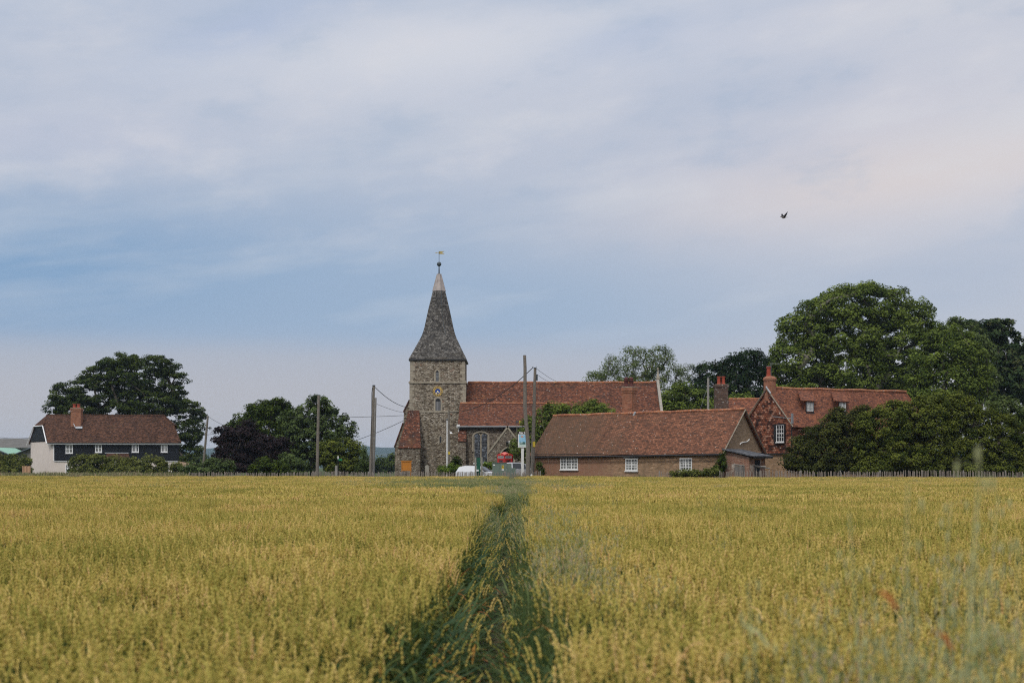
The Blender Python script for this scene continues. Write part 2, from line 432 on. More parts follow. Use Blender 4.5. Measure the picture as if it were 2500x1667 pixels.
M['pole_pale'] = plain('silvered_pole', (.27, .255, .23), .9, .15, var=.25, scale=7, dirt=((.12, .11, .1), .6))
M['louvre'] = boards('weathered_louvre', (.17, .175, .18), .16, False, .85, .3)
M['plank'] = boards('weathered_plank', (.165, .165, .17), .14, True, .85, .35)
M['orange_wood'] = boards('varnished_pine', (.50, .19, .03), .25, False, .5, .12)
M['fence_new'] = boards('new_larch', (.46, .28, .17), .14, True, .8, .2)
M['paling'] = plain('grey_chestnut', (.24, .205, .175), .9, .1, var=.3, scale=9, dirt=((.2, .17, .15), .6))
M['gold'] = plain('gilding', (.55, .37, .10), .4, .5, var=.15)
M['gold_hand'] = plain('gilded_hands', (.85, .78, .55), .4, .5, var=.05)
M['clock_blue'] = plain('clock_blue', (.02, .06, .28), .5, .4, var=.1)
M['glass_dark'], _t, _b = newmat('dark_glass', .06, .5); setc(_t, _b, (.018, .021, .024))
def curtain_glass(name, lo, hi, scale):
    m, t, b = newmat(name, .1, .5)
    u, v = sep(t, uvc(t))[:2]
    n_ = noise(t, comb(t, u * 3.0, v * .8), scale, 3, .6)
    setc(t, b, n_.ramp([(.42, lo), (.6, hi)])); return m
M['glass_curtain'] = curtain_glass('glass_before_net_curtain', (.05, .055, .05), (.32, .33, .31), 2.2)
def leaded(name):
    m, t, b = newmat(name, .12, .5)
    u, v = sep(t, uvc(t))[:2]
    wn = t.nodes.new('ShaderNodeTexWhiteNoise'); wn.noise_dimensions = '2D'
    t.links.new(comb(t, (u / .135).m('FLOOR'), (v / .135).m('FLOOR')).s, wn.inputs['Vector'])
    setc(t, b, X(t, wn.outputs['Value']).ramp([(.2, (.006, .007, .009)), (.6, (.03, .035, .045)), (.95, (.16, .19, .23))])); return m
M['leaded'] = leaded('leaded_glass')
M['car_white'], _t, _b = newmat('white_car_paint', .25, .5); setc(_t, _b, (.58, .59, .60)); _b.inputs['Coat Weight'].default_value = .5
M['car_silver'], _t, _b = newmat('silver_car_paint', .3, .5, .4); setc(_t, _b, (.50, .51, .53)); _b.inputs['Coat Weight'].default_value = .5
M['car_glass'], _t, _b = newmat('car_glass', .04, .6); setc(_t, _b, (.012, .015, .018))
M['tyre'] = plain('tyre_rubber', (.02, .02, .02), .9, .1)
M['rim'] = plain('alloy_rim', (.4, .4, .42), .35, .5, .6)
M['kiosk_red'] = plain('kiosk_red', (.46, .032, .026), .45, .4, var=.12, scale=4)
M['kiosk_roof'] = plain('pale_kiosk_red', (.56, .13, .10), .55, .35, var=.12, scale=4)  # roof red, paler and less saturated than the body
M['opal'] = plain('opal_glass', (.55, .58, .58), .4, .4, var=.05)
M['cabinet'] = plain('cabinet_green', (.14, .185, .15), .6, .3, var=.08, scale=2, dirt=((.11, .14, .12), .5))
M['door_green'] = plain('door_green', (.008, .085, .05), .45, .4, var=.06)
M['conc'] = plain('concrete', (.25, .235, .20), .95, .1, var=.15, scale=8)
M['yellow'] = plain('yellow_plate', (.58, .42, .04), .5, .4, var=.05)
M['sign_blue'], _t, _b = newmat('painted_sign_sky', .5, .3)
_v = sep(_t, uvc(_t))[1]; setc(_t, _b, noise(_t, coord(_t), 1.6, 3).ramp([(.35, (.20, .45, .66)), (.65, (.36, .60, .74))]))
M['sign_pale'] = plain('painted_sign_ground', (.50, .60, .55), .5, .3, var=.12, scale=6)
M['sign_green'] = plain('painted_sign_green', (.06, .15, .14), .5, .3)
M['sign_orange'] = plain('painted_sign_orange', (.62, .25, .12), .5, .3)
M['board_brown'] = plain('dark_brown_paint', (.03, .015, .012), .5, .3)
M['finger_green'] = plain('footpath_green', (.01, .17, .07), .5, .3)
M['wire'] = plain('cable', (.035, .035, .037), .7, .2)
M['tin_green'] = boards('pale_green_sheet', (.25, .44, .33), .8, True, .6, .05)
M['shed_grey'] = plain('weathered_sheet_roof', (.13, .125, .115), .9, .15, var=.2, scale=1.0)
M['shed_wall'] = plain('grey_shed_wall', (.17, .16, .14), .9, .15, var=.15, scale=1.0)
M['brass'] = plain('weathered_gilt_copper', (.42, .34, .13), .5, .5, .3, var=.2)
M['iron'] = plain('painted_iron', (.05, .065, .075), .5, .4)

# ------------------------------------------------------------------ the ground, one sheet to the horizon
def ground_z(y, x=0.0):
    edge = 109 + max(0, (-x - 12)) * .14
    t = min(1, max(0, (y - edge) / 5)); t = t * t * (3 - 2 * t)
    return G * t
def make_ground():
    ys = [-40, 0, 20, 40, 60, 80, 95, 102, 106] + [107 + i for i in range(0, 24)] + [134, 140, 160, 200, 300, 500, 900, 1600, 3000, 5500]
    xs = [-5500, -2500, -1000, -400, -200, -120, -90, -70, -55] + list(range(-45, 60, 5)) + [70, 90, 130, 200, 400, 1000, 2500, 5500]
    v = [(x, y, ground_z(y, x)) for y in ys for x in xs]; n = len(xs)
    f = [(j * n + i, j * n + i + 1, (j + 1) * n + i + 1, (j + 1) * n + i) for j in range(len(ys) - 1) for i in range(n - 1)]
    me = bpy.data.meshes.new('ground'); me.from_pydata(v, [], f); me.shade_smooth()
    m, t, b = newmat('soil_and_turf', .95, .1)
    P = coord(t); x, y, z = sep(t, P)
    soil = noise(t, P, 6, 6, .65).ramp([(.3, (.045, .032, .022)), (.7, (.15, .10, .068))])
    turf = noise(t, P, 1.3, 6, .65).ramp([(.3, (.035, .055, .015)), (.7, (.08, .095, .035))])
    setc(t, b, mix(t, z.step(.05, .2), soil, turf)); bump(t, b, noise(t, P, 14, 5, .6), .04, .8)
    me.materials.append(m)
    o = bpy.data.objects.new('ground', me); COL.objects.link(o); tag(o, kind='structure')
make_ground()

# trodden soil track through the wheat
def path_x(y): return -.145 / (1 + (y / 17) ** 3) + .01 + .035 * math.sin(y * .23) + .02 * math.sin(y * .61 + 1)
def make_path():
    v, f = [], []
    n = 0
    ys = np.arange(.5, 108, .5)
    for y in ys:
        for k in range(5): v.append((path_x(y) + (k - 2) * .15, y, .004 + .022 * (1 - abs(k - 2) / 2) * 0 + .006 * math.sin(y * 3 + k * 2) + .008))
    for j in range(len(ys) - 1):
        for k in range(4): a_ = j * 5 + k; f.append((a_, a_ + 1, a_ + 6, a_ + 5))
    me = bpy.data.meshes.new('path'); me.from_pydata(v, [], f); me.shade_smooth()
    m, t, b = newmat('trodden_soil', .95, .1)
    P = coord(t)
    c = noise(t, P, 9, 6, .7).ramp([(.3, (.10, .065, .045)), (.7, (.25, .17, .12))])
    c = mix(t, noise(t, P, 22, 3, .6).step(.6, .66), c, (.36, .28, .18))
    setc(t, b, c); bump(t, b, noise(t, P, 30, 5, .6), .03, .9)
    me.materials.append(m)
    o = bpy.data.objects.new('path', me); COL.objects.link(o); tag(o, kind='structure')
make_path()

# far hills
def make_hills():
    from mathutils import noise as mn
    xs = np.linspace(-3600, 3600, 240); ys = [3300, 3500, 3700, 3900, 4100, 4300, 4600]
    prof = [0, .32, .55, .8, 1, 1.0, .3]
    v, f = [], []
    for y, p in zip(ys, prof):
        for x in xs:
            h = 60 + 7 * math.sin(x / 420 + 1) + 5 * math.sin(x / 130) + 9 * mn.noise(Vector((x / 90, y / 300, 0))) + 3.5 * mn.noise(Vector((x / 14, y / 60, 4)))
            v.append((x, y, h * p + (0 if p else -2)))
    n = len(xs)
    for j in range(len(ys) - 1):
        for i in range(n - 1): f.append((j * n + i, j * n + i + 1, (j + 1) * n + i + 1, (j + 1) * n + i))
    me = bpy.data.meshes.new('hills'); me.from_pydata(v, [], f)
    m, t, b = newmat('wooded_hills', 1, .0)
    P = coord(t); x, y, z = sep(t, P)
    c = noise(t, comb(t, x / 60.0, y / 120.0, z / 20.0), 1.5, 6, .7).ramp([(.3, (.012, .026, .020)), (.7, (.035, .058, .040))])
    fl = noise(t, comb(t, x / 160.0, y / 200.0, z / 30.0), 1.0, 2, .4)
    c = mix(t, fl.step(.62, .65) * z.step(50, 20) * .6, c, (.13, .125, .08))
    setc(t, b, c); me.materials.append(m)
    o = bpy.data.objects.new('hills', me); COL.objects.link(o); tag(o, kind='structure')
make_hills()

# ------------------------------------------------------------------ building helpers
ZUP = Vector((0, 0, 1))
def window(parent, o, r, n, w_, h_, cols, rows, frame='white', pane='glass_dark', fw=.07, mw=.035, sill=True, mullions=(), transom=None, name='window'):
    """casement standing on the wall face: o lower left corner, r along the wall, n out of the wall"""
    o, r, n = Vector(o), Vector(r).normalized(), Vector(n).normalized()
    b = MB()
    def bar(x0, z0, x1, z1, d): b.obox(o + r * x0 + ZUP * z0 + n * .002, r, ZUP, n, x1 - x0, z1 - z0, d)
    bar(0, 0, w_, fw, .06); bar(0, h_ - fw, w_, h_, .06); bar(0, fw, fw, h_ - fw, .06); bar(w_ - fw, fw, w_, h_ - fw, .06)
    iw, ih = w_ - 2 * fw, h_ - 2 * fw
    for i in range(1, cols):
        x = fw + iw * i / cols; t_ = fw * .55 if i in mullions else mw / 2
        bar(x - t_, fw, x + t_, h_ - fw, .05)
    for j in range(1, rows):
        z = fw + ih * j / rows; t_ = fw * .5 if transom == j else mw / 2
        bar(fw, z - t_, w_ - fw, z + t_, .044)
    if sill: b.obox(o - r * .05 - ZUP * .07 + n * .002, r, ZUP, n, w_ + .1, .065, .12)
    f = b.build(name, M[frame], parent)
    p = MB(); p.obox(o + r * fw * .5 + ZUP * fw * .5 + n * .001, r, ZUP, n, w_ - fw, h_ - fw, .02); p.build('pane', M[pane], f)
    return f
def arch_pts(cx, hw, z0, zs, rise, k=10, pointed=False):
    """outline of an arched opening (x, z): from lower left over the arch to lower right"""
    P = [(cx - hw, z0), (cx - hw, zs)]
    for i in range(1, k):
        t = math.pi * (1 - i / k)
        x = cx + hw * math.cos(t); z = zs + rise * (math.sin(t) if not pointed else (1 - abs(math.cos(t)) ** 1.5))
        P.append((x, z))
    return P + [(cx + hw, zs), (cx + hw, z0)]
def arch_frame(b, y, cx, hw, z0, zs, rise, wd, dep, pointed=False, k=10, m=0):
    """a stone surround of width wd standing dep in front of y"""
    a_ = arch_pts(cx, hw, z0, zs, rise, k, pointed); c_ = arch_pts(cx, hw + wd, z0, zs, rise + wd, k, pointed)
    for i in range(len(a_) - 1):
        q = [a_[i], a_[i + 1], c_[i + 1], c_[i]]
        b.prism([(p[0], y, p[1]) for p in q], (0, -dep, 0), m)
def pots(parent, spots, r, h, mat='pot', name='chimney_pot', cowl=False):
    for p in spots:
        b = MB(); prof = [(r * 1.15, 0), (r * 1.15, h * .1), (r * .95, h * .16), (r * .85, h * .85), (r * 1.1, h * .88), (r * 1.1, h), (r * .7, h), (r * .7, h * .9)]
        if cowl: prof = [(r, 0), (r * 1.2, h * .05), (r, h * .12), (r * .85, h * .4), (r * 1.25, h * .5), (r * .9, h * .56), (r * 1.3, h * .66), (r * .9, h * .72), (r * 1.2, h * .85), (r * .8, h * .95), (r * .3, h)]
        b.lathe(p, prof, 12); b.build(name, M[mat], parent, smooth=False)
def chimney(parent, c, w_, d_, z0, z1, mat, ang=0.0, cap=.35, name='chimney', top=None):
    """stack with an oversailing cap; c plan centre"""
    ca, sa = math.cos(ang), math.sin(ang); r = Vector((ca, sa, 0)); n = Vector((-sa, ca, 0)); c = Vector((c[0], c[1], 0))
    def blk(b, ww, dd, a_, e_, m=0): b.obox(c - r * ww / 2 - n * dd / 2 + ZUP * a_, r, n, ZUP, ww, dd, e_ - a_, m)
    b = MB(); blk(b, w_, d_, z0, z1 - cap); blk(b, w_ + .08, d_ + .08, z1 - cap, z1 - cap * .66); blk(b, w_ + .15, d_ + .15, z1 - cap * .66, z1 - cap * .15); blk(b, w_ + .06, d_ + .06, z1 - cap * .15, z1, 1)
    return b.build(name, [M[mat], M['mortar']], parent)

# ------------------------------------------------------------------ the church
TD = 141.0
church = thing('church', 'old stone village church with tall grey shingled spire above a square tower', 'church', (xat(1068, TD), TD + 2, G))
def P2(px, py, D=TD): return at(px, py, D)
tx0, tx1 = xat(1000, TD), xat(1137, TD); ty0, ty1 = TD, TD + (tx1 - tx0)
zs1, zs2, zeave = zat(1005, TD), zat(934, TD), zat(877, TD)
b = MB()
b.box((tx0 - .06, ty0 - .06, 0), (tx1 + .06, ty1 + .06, zs1)); b.box((tx0, ty0, zs1), (tx1, ty1, zs2)); b.box((tx0 + .05, ty0 + .05, zs2), (tx1 - .08, ty1 - .05, zeave))
tower = b.build('tower', M['stone_tower'], church)
b = MB()
for z, o_ in ((zs1, .10), (zs2, .10)): b.box((tx0 - o_, ty0 - o_, z - .06), (tx1 + o_, ty1 + o_, z + .10))
b.build('string_course', M['ashlar'], tower)
QB = [MB(), MB()]      # corner quoins, alternately long and short, 12 mm proud of the rubble
z = G; i = 0
while z < zeave - .3:
    for sx_ in (0, 1):
        b = QB[sx_]
        o_ = .0 if z > zs2 else (.0 if z > zs1 else .06); L_ = (.48, .30)[(i + sx_) % 2]
        ox = (.05 if sx_ == 0 else .08) if z > zs2 else 0
        xx = (tx0 - o_ + ox - .012) if sx_ == 0 else (tx1 + o_ - ox - L_ + .012)
        b.box((xx, ty0 - o_ + (.05 if z > zs2 else 0) - .012, z), (xx + L_, ty0 + .3, z + .30))
    z += .315; i += 1
for b in QB: b.build('quoins', M['ashlar'], tower)
# openings in the tower face
def louvred(px, ytop, ybot, wpx, mat, name, pointed=False, y=ty0):
    cx = xat(px, y); hw = wpx / 2 / F * y; z0, z1 = zat(ybot, y), zat(ytop, y); rise = hw * 1.1
    b = MB(); arch_frame(b, y - .002, cx, hw, z0, z1 - rise, rise, .16, .03, pointed)
    fr = b.build(name, M['ashlar'], tower)
    b = MB(); b.prism([(p[0], y - .003, p[1]) for p in arch_pts(cx, hw - .003, z0, z1 - rise, rise - .003, 10, pointed)], (0, -.014, 0)); b.build('shutter', M[mat], fr)
    b = MB(); b.prism([(p[0], y - .0175, p[1]) for p in [q for q in arch_pts(cx, hw - .006, z1 - rise - .02, z1 - rise, rise - .006, 10, pointed)]], (0, -.004, 0)); b.build('painted_arch_shadow', M['black'], fr)  # thin black sheet over the shutter stands in for shade in the arch head
louvred(1067.5, 904, 933, 7.5, 'louvre', 'belfry_window', True, ty0 + .05)
louvred(1069.5, 972, 1003, 13, 'plank', 'belfry_door')
cx = xat(1075.5, ty0); b = MB(); arch_frame(b, ty0 - .062, cx, .10, zat(1080, ty0), zat(1067, ty0), .10, .09, .02); fr = b.build('slit_window', M['ashlar'], tower)
b = MB(); b.prism([(p[0], ty0 - .062, p[1]) for p in arch_pts(cx, .10, zat(1080, ty0), zat(1067, ty0), .10)], (0, -.01, 0)); b.build('pane', M['glass_dark'], fr)
# clock
cc = Vector((xat(1068.7, ty0), ty0 - .002, zat(955, ty0))); cr = 12.0 / F * ty0
ck = thing('clock', None, None, cc - world_loc(church)); ck.parent = church; ck.location = cc - church.location
def disc(r0, r1, dep, m, name, k=40, y0=0.0):
    b = MB()
    for i in range(k):
        a0, a1 = 2 * math.pi * i / k, 2 * math.pi * (i + 1) / k
        q = [(cc.x + rr * math.cos(t), cc.y + y0, cc.z + rr * math.sin(t)) for rr, t in ((r0, a0), (r1, a0), (r1, a1), (r0, a1))]
        b.prism(q if r0 > 0 else [q[0], q[1], q[2]], (0, -dep, 0))
    return b.build(name, M[m], ck)
disc(cr * .55, cr, .05, 'gold', 'chapter_ring'); disc(0, cr * .545, .03, 'clock_blue', 'dial')
NUM = ['XII', 'I', 'II', 'III', 'IIII', 'V', 'VI', 'VII', 'VIII', 'IX', 'X', 'XI']
for i, s_ in enumerate(NUM):
    t = math.pi / 2 - 2 * math.pi * i / 12; rad = Vector((math.cos(t), 0, math.sin(t)))
    text(s_, .135, cc + rad * cr * .78 + Vector((0, -.056, 0)), (math.sin(t), 0, -math.cos(t)), rad, M['black'], 'numeral', ck, font_bold=.006)
for mins, L_, w_ in ((35, .80, .035), (4.58 * 5, .52, .045)):
    t = math.pi / 2 - 2 * math.pi * mins / 60; d = Vector((math.cos(t), 0, math.sin(t))); s_ = Vector((-d.z, 0, d.x))
    o_ = cc + Vector((0, -.062, 0)) - d * cr * .12
    b = MB(); b.prism([o_ - s_ * w_, o_ + s_ * w_, o_ + s_ * w_ * .8 + d * cr * L_, o_ + d * cr * (L_ + .12), o_ - s_ * w_ * .8 + d * cr * L_], (0, -.012 - (.015 if mins == 35 else 0), 0)); b.build('clock_hand', M['gold_hand'], ck)
# spire: square skirt sweeping up into an octagon
sc_ = Vector(((tx0 + tx1) / 2 - .0, (ty0 + ty1) / 2, 0)); Dm = sc_.y
def ring(half, z, sq):
    """8 corners; sq=1 square (corner pairs together), sq=0 regular octagon"""
    P = []
    k = math.tan(math.pi / 8)
    for i in range(4):
        ca, sa = [(1, 0), (0, 1), (-1, 0), (0, -1)][i]
        for s_ in (-1, 1):
            off = half * (k * (1 - sq) + sq * .985) * s_
            P.append(Vector((sc_.x + ca * half - sa * off, sc_.y + sa * half + ca * off, z)))
    return P
prof = [(877, 70.5, 1), (872, 68.2, 1), (862, 63.0, .93), (851, 57.5, .82), (840, 52.2, .66), (829, 46.8, .45), (819, 42.2, .28), (808, 38.3, .14), (797, 35.4, .05), (775, 30.8, 0), (753, 26.0, 0), (731, 20.6, 0), (709.5, 15.4, 0)]
rings = [ring(hp / F * Dm * .985, zat(py, ty0 + (Dm - ty0) * (1 - hp / 70.5) ), sq) for py, hp, sq in prof]
b = MB(); b.add([p for r_ in rings for p in r_], [(i * 8 + j, i * 8 + (j + 1) % 8, (i + 1) * 8 + (j + 1) % 8, (i + 1) * 8 + j) for i in range(len(rings) - 1) for j in range(8)])
spire = b.build('spire', M['shingle'], church)
zb = rings[0][0].z
b = MB(); h_ = 70.5 / F * Dm * .985; b.box((sc_.x - h_, sc_.y - h_, zb - .12), (sc_.x + h_, sc_.y + h_, zb - .001)); b.build('eaves_board', M['black'], spire)
zc0, zc1 = rings[-1][0].z, zat(669, Dm)
b = MB(); r0 = ring(15.6 / F * Dm, zc0, 0); r1 = ring(4.6 / F * Dm, zc1, 0); b.add(r0 + r1, [(j, (j + 1) % 8, 8 + (j + 1) % 8, 8 + j) for j in range(8)] + [tuple(range(8, 16)), tuple(range(8))[::-1]])
cap = b.build('spire_cap', M['cap'], spire)
b = MB()
for j in range(8): b.tube([r0[j], r1[j]], .035, 5)
b.build('cap_rolls', M['cap'], cap)
b = MB(); b.tube([Vector((sc_.x + .10, sc_.y - .20, zc1)), Vector((sc_.x + .25, sc_.y - 15.4 / F * Dm - .02, zc0)), Vector((sc_.x + 9 / F * Dm, sc_.y - 31 / F * Dm - .02, zat(775, Dm))), Vector((sc_.x + 18 / F * Dm, sc_.y - 41 / F * Dm - .06, zat(822, Dm)))], .022, 5); b.build('lightning_conductor', M['iron'], spire)
vane = thing('weather_vane', None, None, Vector((sc_.x, sc_.y, zc1)) - church.location); vane.parent = church
b = MB(); b.tube([(sc_.x, sc_.y, zc1 - .1), (sc_.x, sc_.y, zat(650, Dm))], [.075, .05], 8); b.tube([(sc_.x, sc_.y, zat(640, Dm)), (sc_.x, sc_.y, zat(614, Dm))], .025, 6); b.build('rod', M['iron'], vane)
b = MB(); R_ = 5.6 / F * Dm; b.lathe((sc_.x, sc_.y, zat(645, Dm)), [(max(.01, R_ * math.sin(t)), -R_ * math.cos(t)) for t in np.linspace(0, math.pi, 11)], 16); b.build('ball', M['iron'], vane, smooth=True)
b = MB(); zf = zat(617, Dm); u_ = 1 / F * Dm
def vp(dx_, dz_): return (sc_.x + dx_ * u_, sc_.y, zf + dz_ * u_)
b.prism([vp(-1, -3.2), vp(13, -3.6), vp(12.2, -2.2), vp(8.5, -1.6), vp(8.5, 1.6), vp(12.2, 2.2), vp(13, 3.6), vp(-1, 3.4)], (0, .03, 0)); b.prism([vp(-1.2, -.6), vp(-6, -.35), vp(-6.3, -1.4), vp(-10, .1), vp(-6.3, 1.6), vp(-6, .5), vp(-1.2, .7)], (0, .03, 0))
b.build('banner', M['brass'], vane)

# west front: stepped buttress in profile and the big tile-topped angle buttress facing us
b = MB(); q = [(964, 1175), (964, 1092), (985, 1032), (986, 1006), (1000.5, 976), (1000.5, 1175)]
b.prism([P2(px, py, TD + 1.2) for px, py in q], (0, 2.2, 0)); b.build('west_buttress', M['stone_tower'], church)
b = MB()
for (p, q_) in (((963.2, 1092), (984.6, 1032)), ((985.2, 1006), (1000, 976))):
    A, B_ = P2(p[0], p[1], TD + 1.1), P2(q_[0], q_[1], TD + 1.1); b.slab([A, A + Vector((0, 2.4, 0)), B_ + Vector((0, 2.4, 0)), B_], -.09)
b.build('weathering', M['tile_church'], church)
FD = TD - 3.2
b = MB(); x0, x1 = xat(975, FD), xat(1026, FD); zt = zat(1092, FD); xu0, xu1 = xat(998, TD), xat(1023, TD); zu = zat(1004, TD)
yb = TD - .07
V = [(x0, FD, 0), (x1, FD, 0), (x1, yb, 0), (x0, yb, 0), (x0, FD, zt), (x1, FD, zt), (xu1, yb, zu), (xu0, yb, zu)]
b.add(V, [(0, 1, 5, 4), (1, 2, 6, 5), (3, 0, 4, 7), (4, 5, 6, 7)]); b.build('angle_buttress', M['stone_aisle'], church)
b = MB(); b.slab([(x0 - .1, FD - .12, zt - .05), (x1 + .06, FD - .12, zt - .05), (xu1 + .03, yb - .02, zu + .09), (xu0 - .03, yb - .02, zu + .09)], .10); b.build('weathering', M['tile_church'], church)

# nave and chancel
nx0, nx1 = tx1 - .3, xat(1606, 143); NY0, NYR, NY1 = TD - 1.2, TD + 3.6, TD + 8.4
zr = zat(934.5, NYR); ze = 6.2
b = MB(); b.box((nx0, NY0 + .3, 0), (nx1, NY1 - .3, ze)); 
b.prism([(nx1 - .4, NY0 + .3, ze), (nx1 - .4, NY1 - .3, ze), (nx1 - .4, NYR, zr - .15)], (.38, 0, 0)); b.build('nave_wall', M['stone_aisle'], church)
b = MB(); xj = tx1 - .02
b.slab([(xj, NY0, ze), (nx1, NY0, ze), (nx1, NYR, zr), (xj, NYR, zr)], .14); nr = b.build('nave_roof', M['tile_church'], church, subdiv=9, wobble=.10, wscale=.35)
b = MB(); b.slab([(xj, NYR + .001, zr), (nx1, NYR + .001, zr), (nx1, NY1, ze), (xj, NY1, ze)], .14); b.build('nave_roof', M['tile_church'], church)
b = MB(); b.tube([(tx1 + .1 + (nx1 - tx1 - .1) * i / 14, NYR, zr + .03 + .03 * math.sin(i * 1.9)) for i in range(15)], .12, 8); b.build('ridge_tiles', M['tile_ridge'], nr)
# coping of the east gable with its finial
b = MB()
b.prism([(nx1 + .01, NY0 - .25, ze - .25), (nx1 + .01, NY0 - .25, ze + .1), (nx1 + .01, NYR, zr + .42), (nx1 + .01, NY1 + .2, ze + .1), (nx1 + .01, NY1 + .2, ze - .2), (nx1 + .01, NYR, zr + .02)], (.26, 0, 0))
gc = b.build('gable_coping', M['limewash'], church)
fx, fy = nx1 + .18, NYR; b = MB(); b.box((fx - .16, fy - .16, zr + .35), (fx + .16, fy + .16, zr + .62)); b.lathe((fx, fy, zr + .62), [(.15, 0), (.05, .55), (.07, .58), (.04, .72), (.09, .80), (.02, .92)], 8); b.build('finial', M['ashlar'], gc)

# south aisle: lean-to in front of the nave
AY0, AYR = TD - 5.0, TD - .16
ax0, ax1 = xat(1121, AY0), xat(1411, AYR)
zae, zar = zat(1039, AY0 - .3), zat(985.5, AYR)
b = MB(); b.prism([(ax0, AY0, 0), (ax0, AYR - .02, 0), (ax0, AYR - .02, zar - .25), (ax0, AY0, zae - .08)], (ax1 - ax0, 0, 0)); aisle = b.build('aisle_wall', M['stone_aisle'], church)
b = MB(); b.slab([(ax0 - .12, AY0 - .3, zae - .02), (ax1, AY0 - .3, zae - .02), (ax1, AYR, zar), (ax0 - .12, AYR, zar)], .13); ar = b.build('aisle_roof', M['tile_church'], church, subdiv=7, wobble=.09, wscale=.4)
b = MB(); b.tube([(ax0 - .1 + (ax1 - ax0) * i / 10, AYR + .02, zar + .05 + .02 * math.sin(i * 2.3)) for i in range(11)], .10, 8); b.build('ridge_tiles', M['tile_ridge'], ar)
b = MB(); b.tube([(ax0 - .15, AY0 - .38, zae - .10), (ax1, AY0 - .38, zae - .10)], .075, 8); b.box((ax0 - .02, AY0 - .3, zae - .32), (ax1, AY0 - .003, zae - .17), 1); b.build('gutter', [M['gutter'], M['black']], ar)
b = MB(); b.box((ax0 - .22, AY0 - .4, zae - .2), (ax0 + .08, AY0 - .1, zae + .12)); b.tube([(ax0 - .05, AY0 - .2, zae - .2), (ax0 - .05, AY0 - .1, zae - 1.0)], .05, 8); b.build('downpipe', M['white'], church)
# aisle buttress with tiled head
bx0, bx1 = xat(1119, AY0 - .9), xat(1137, AY0 - .9); zb1 = zat(1076, AY0 - .9)
b = MB(); b.prism([(bx0, AY0 - .9, 0), (bx0, AY0 - .003, 0), (bx0, AY0 - .003, zat(1050, AY0)), (bx0, AY0 - .9, zb1)], (bx1 - bx0, 0, 0)); b.box((bx0 - .08, AY0 - 1.1, 0), (bx1 + .08, AY0 - .905, zat(1132, AY0 - 1))); b.build('buttress', M['stone_aisle'], church)
b = MB(); b.slab([(bx0 - .05, AY0 - 1.02, zb1 - .04), (bx1 + .05, AY0 - 1.02, zb1 - .04), (bx1 + .05, AY0 - .01, zat(1049, AY0)), (bx0 - .05, AY0 - .01, zat(1049, AY0))], .08); b.build('weathering', M['tile_church'], church)
# two-light window
wy = AY0 - .003; s_ = wy / F
b = MB()
za, zbm, zt_ = zat(1129, wy), zat(1065, wy), zat(1057.5, wy)
for cpx in (1165.2, 1182.6): arch_frame(b, wy, xat(cpx, wy), 7.0 * s_, za, zbm, 7.2 * s_, .075, .05)
arch_frame(b, wy - .001, xat(1174, wy), 18.0 * s_, zat(1102, wy), zat(1066, wy), 11 * s_, .12, .13, m=0)
b.box((xat(1155.5, wy), wy - .10, za - .14), (xat(1192, wy), wy - .001, za - .01), 1)
wn_ = b.build('aisle_window', [M['ashlar'], M['white']], church)
for cpx in (1165.2, 1182.6):
    c_ = xat(cpx, wy); b = MB(); b.prism([(p[0], wy - .002, p[1]) for p in arch_pts(c_, 6.95 * s_, za, zbm, 7.15 * s_)], (0, -.012, 0)); b.build('leaded_pane', M['leaded'], wn_)
    b = MB(); 
    for i in range(1, 4): b.box((c_ - 7 * s_ + 14 * s_ * i / 4 - .007, wy - .03, za), (c_ - 7 * s_ + 14 * s_ * i / 4 + .007, wy - .015, zbm + 4.5 * s_))
    z = za + .27
    while z < zbm + .1: b.box((c_ - 7 * s_, wy - .034, z - .009), (c_ + 7 * s_, wy - .031, z + .009)); z += .30
    b.build('glazing_bars', M['gutter'], wn_)
# porch
PY = TD - 8.6; pcx = xat(1239, PY); pw = 47 / F * PY; pz = zat(1042, PY); pe = zat(1104, PY); dw = 14.5 / F * PY; dz = zat(1093, PY)
ai = arch_pts(pcx, dw, G - .1, dz - dw * .75, dw * .75, 12, True)
b = MB(); out = [(pcx - pw, G - .1), (pcx - pw, pe), (pcx, pz), (pcx + pw, pe), (pcx + pw, G - .1)]
b.prism([(p[0], PY, p[1]) for p in out + ai[::-1]], (0, .45, 0))
b.box((pcx - pw, PY + .46, 0), (pcx - pw + .4, AY0 - .01, pe - .02)); b.box((pcx + pw - .4, PY + .46, 0), (pcx + pw, AY0 - .01, pe - .02))
porch = b.build('porch', M['stone_aisle'], church)
b = MB()
for sg in (-1, 1):
    A = Vector((pcx + sg * (pw + .15), 0, pe - .14)); B_ = Vector((pcx, 0, pz + .12)); d = (B_ - A).normalized(); nn = Vector((-d.z, 0, d.x)) * (1 if sg < 0 else -1) * -.13
    b.prism([A + Vector((0, PY - .06, 0)), B_ + Vector((0, PY - .06, 0)), B_ + nn * 1.2 + Vector((0, PY - .06, 0)), A + nn + Vector((0, PY - .06, 0))], (0, .5, 0))
b.build('porch_coping', M['ashlar'], porch)
b = MB()
for sg in (-1, 1): b.slab([(pcx + sg * (pw + .05), PY + .45, pe - .1), (pcx + sg * (pw + .05), AY0 - .31, pe - .1), (pcx, AY0 - .31, pz - .02), (pcx, PY + .45, pz - .02)], .1)
b.build('porch_roof', M['tile_church'], porch)
b = MB(); arch_frame(b, PY - .002, pcx, dw, G, dz - dw * .75, dw * .75, .14, .05, True); b.build('porch_arch', M['ashlar'], porch)
b = MB(); b.box((pcx - .7, AY0 - .06, G), (pcx + .7, AY0 - .004, G + 2.2)); b.build('church_door', M['weatherboard'], church)
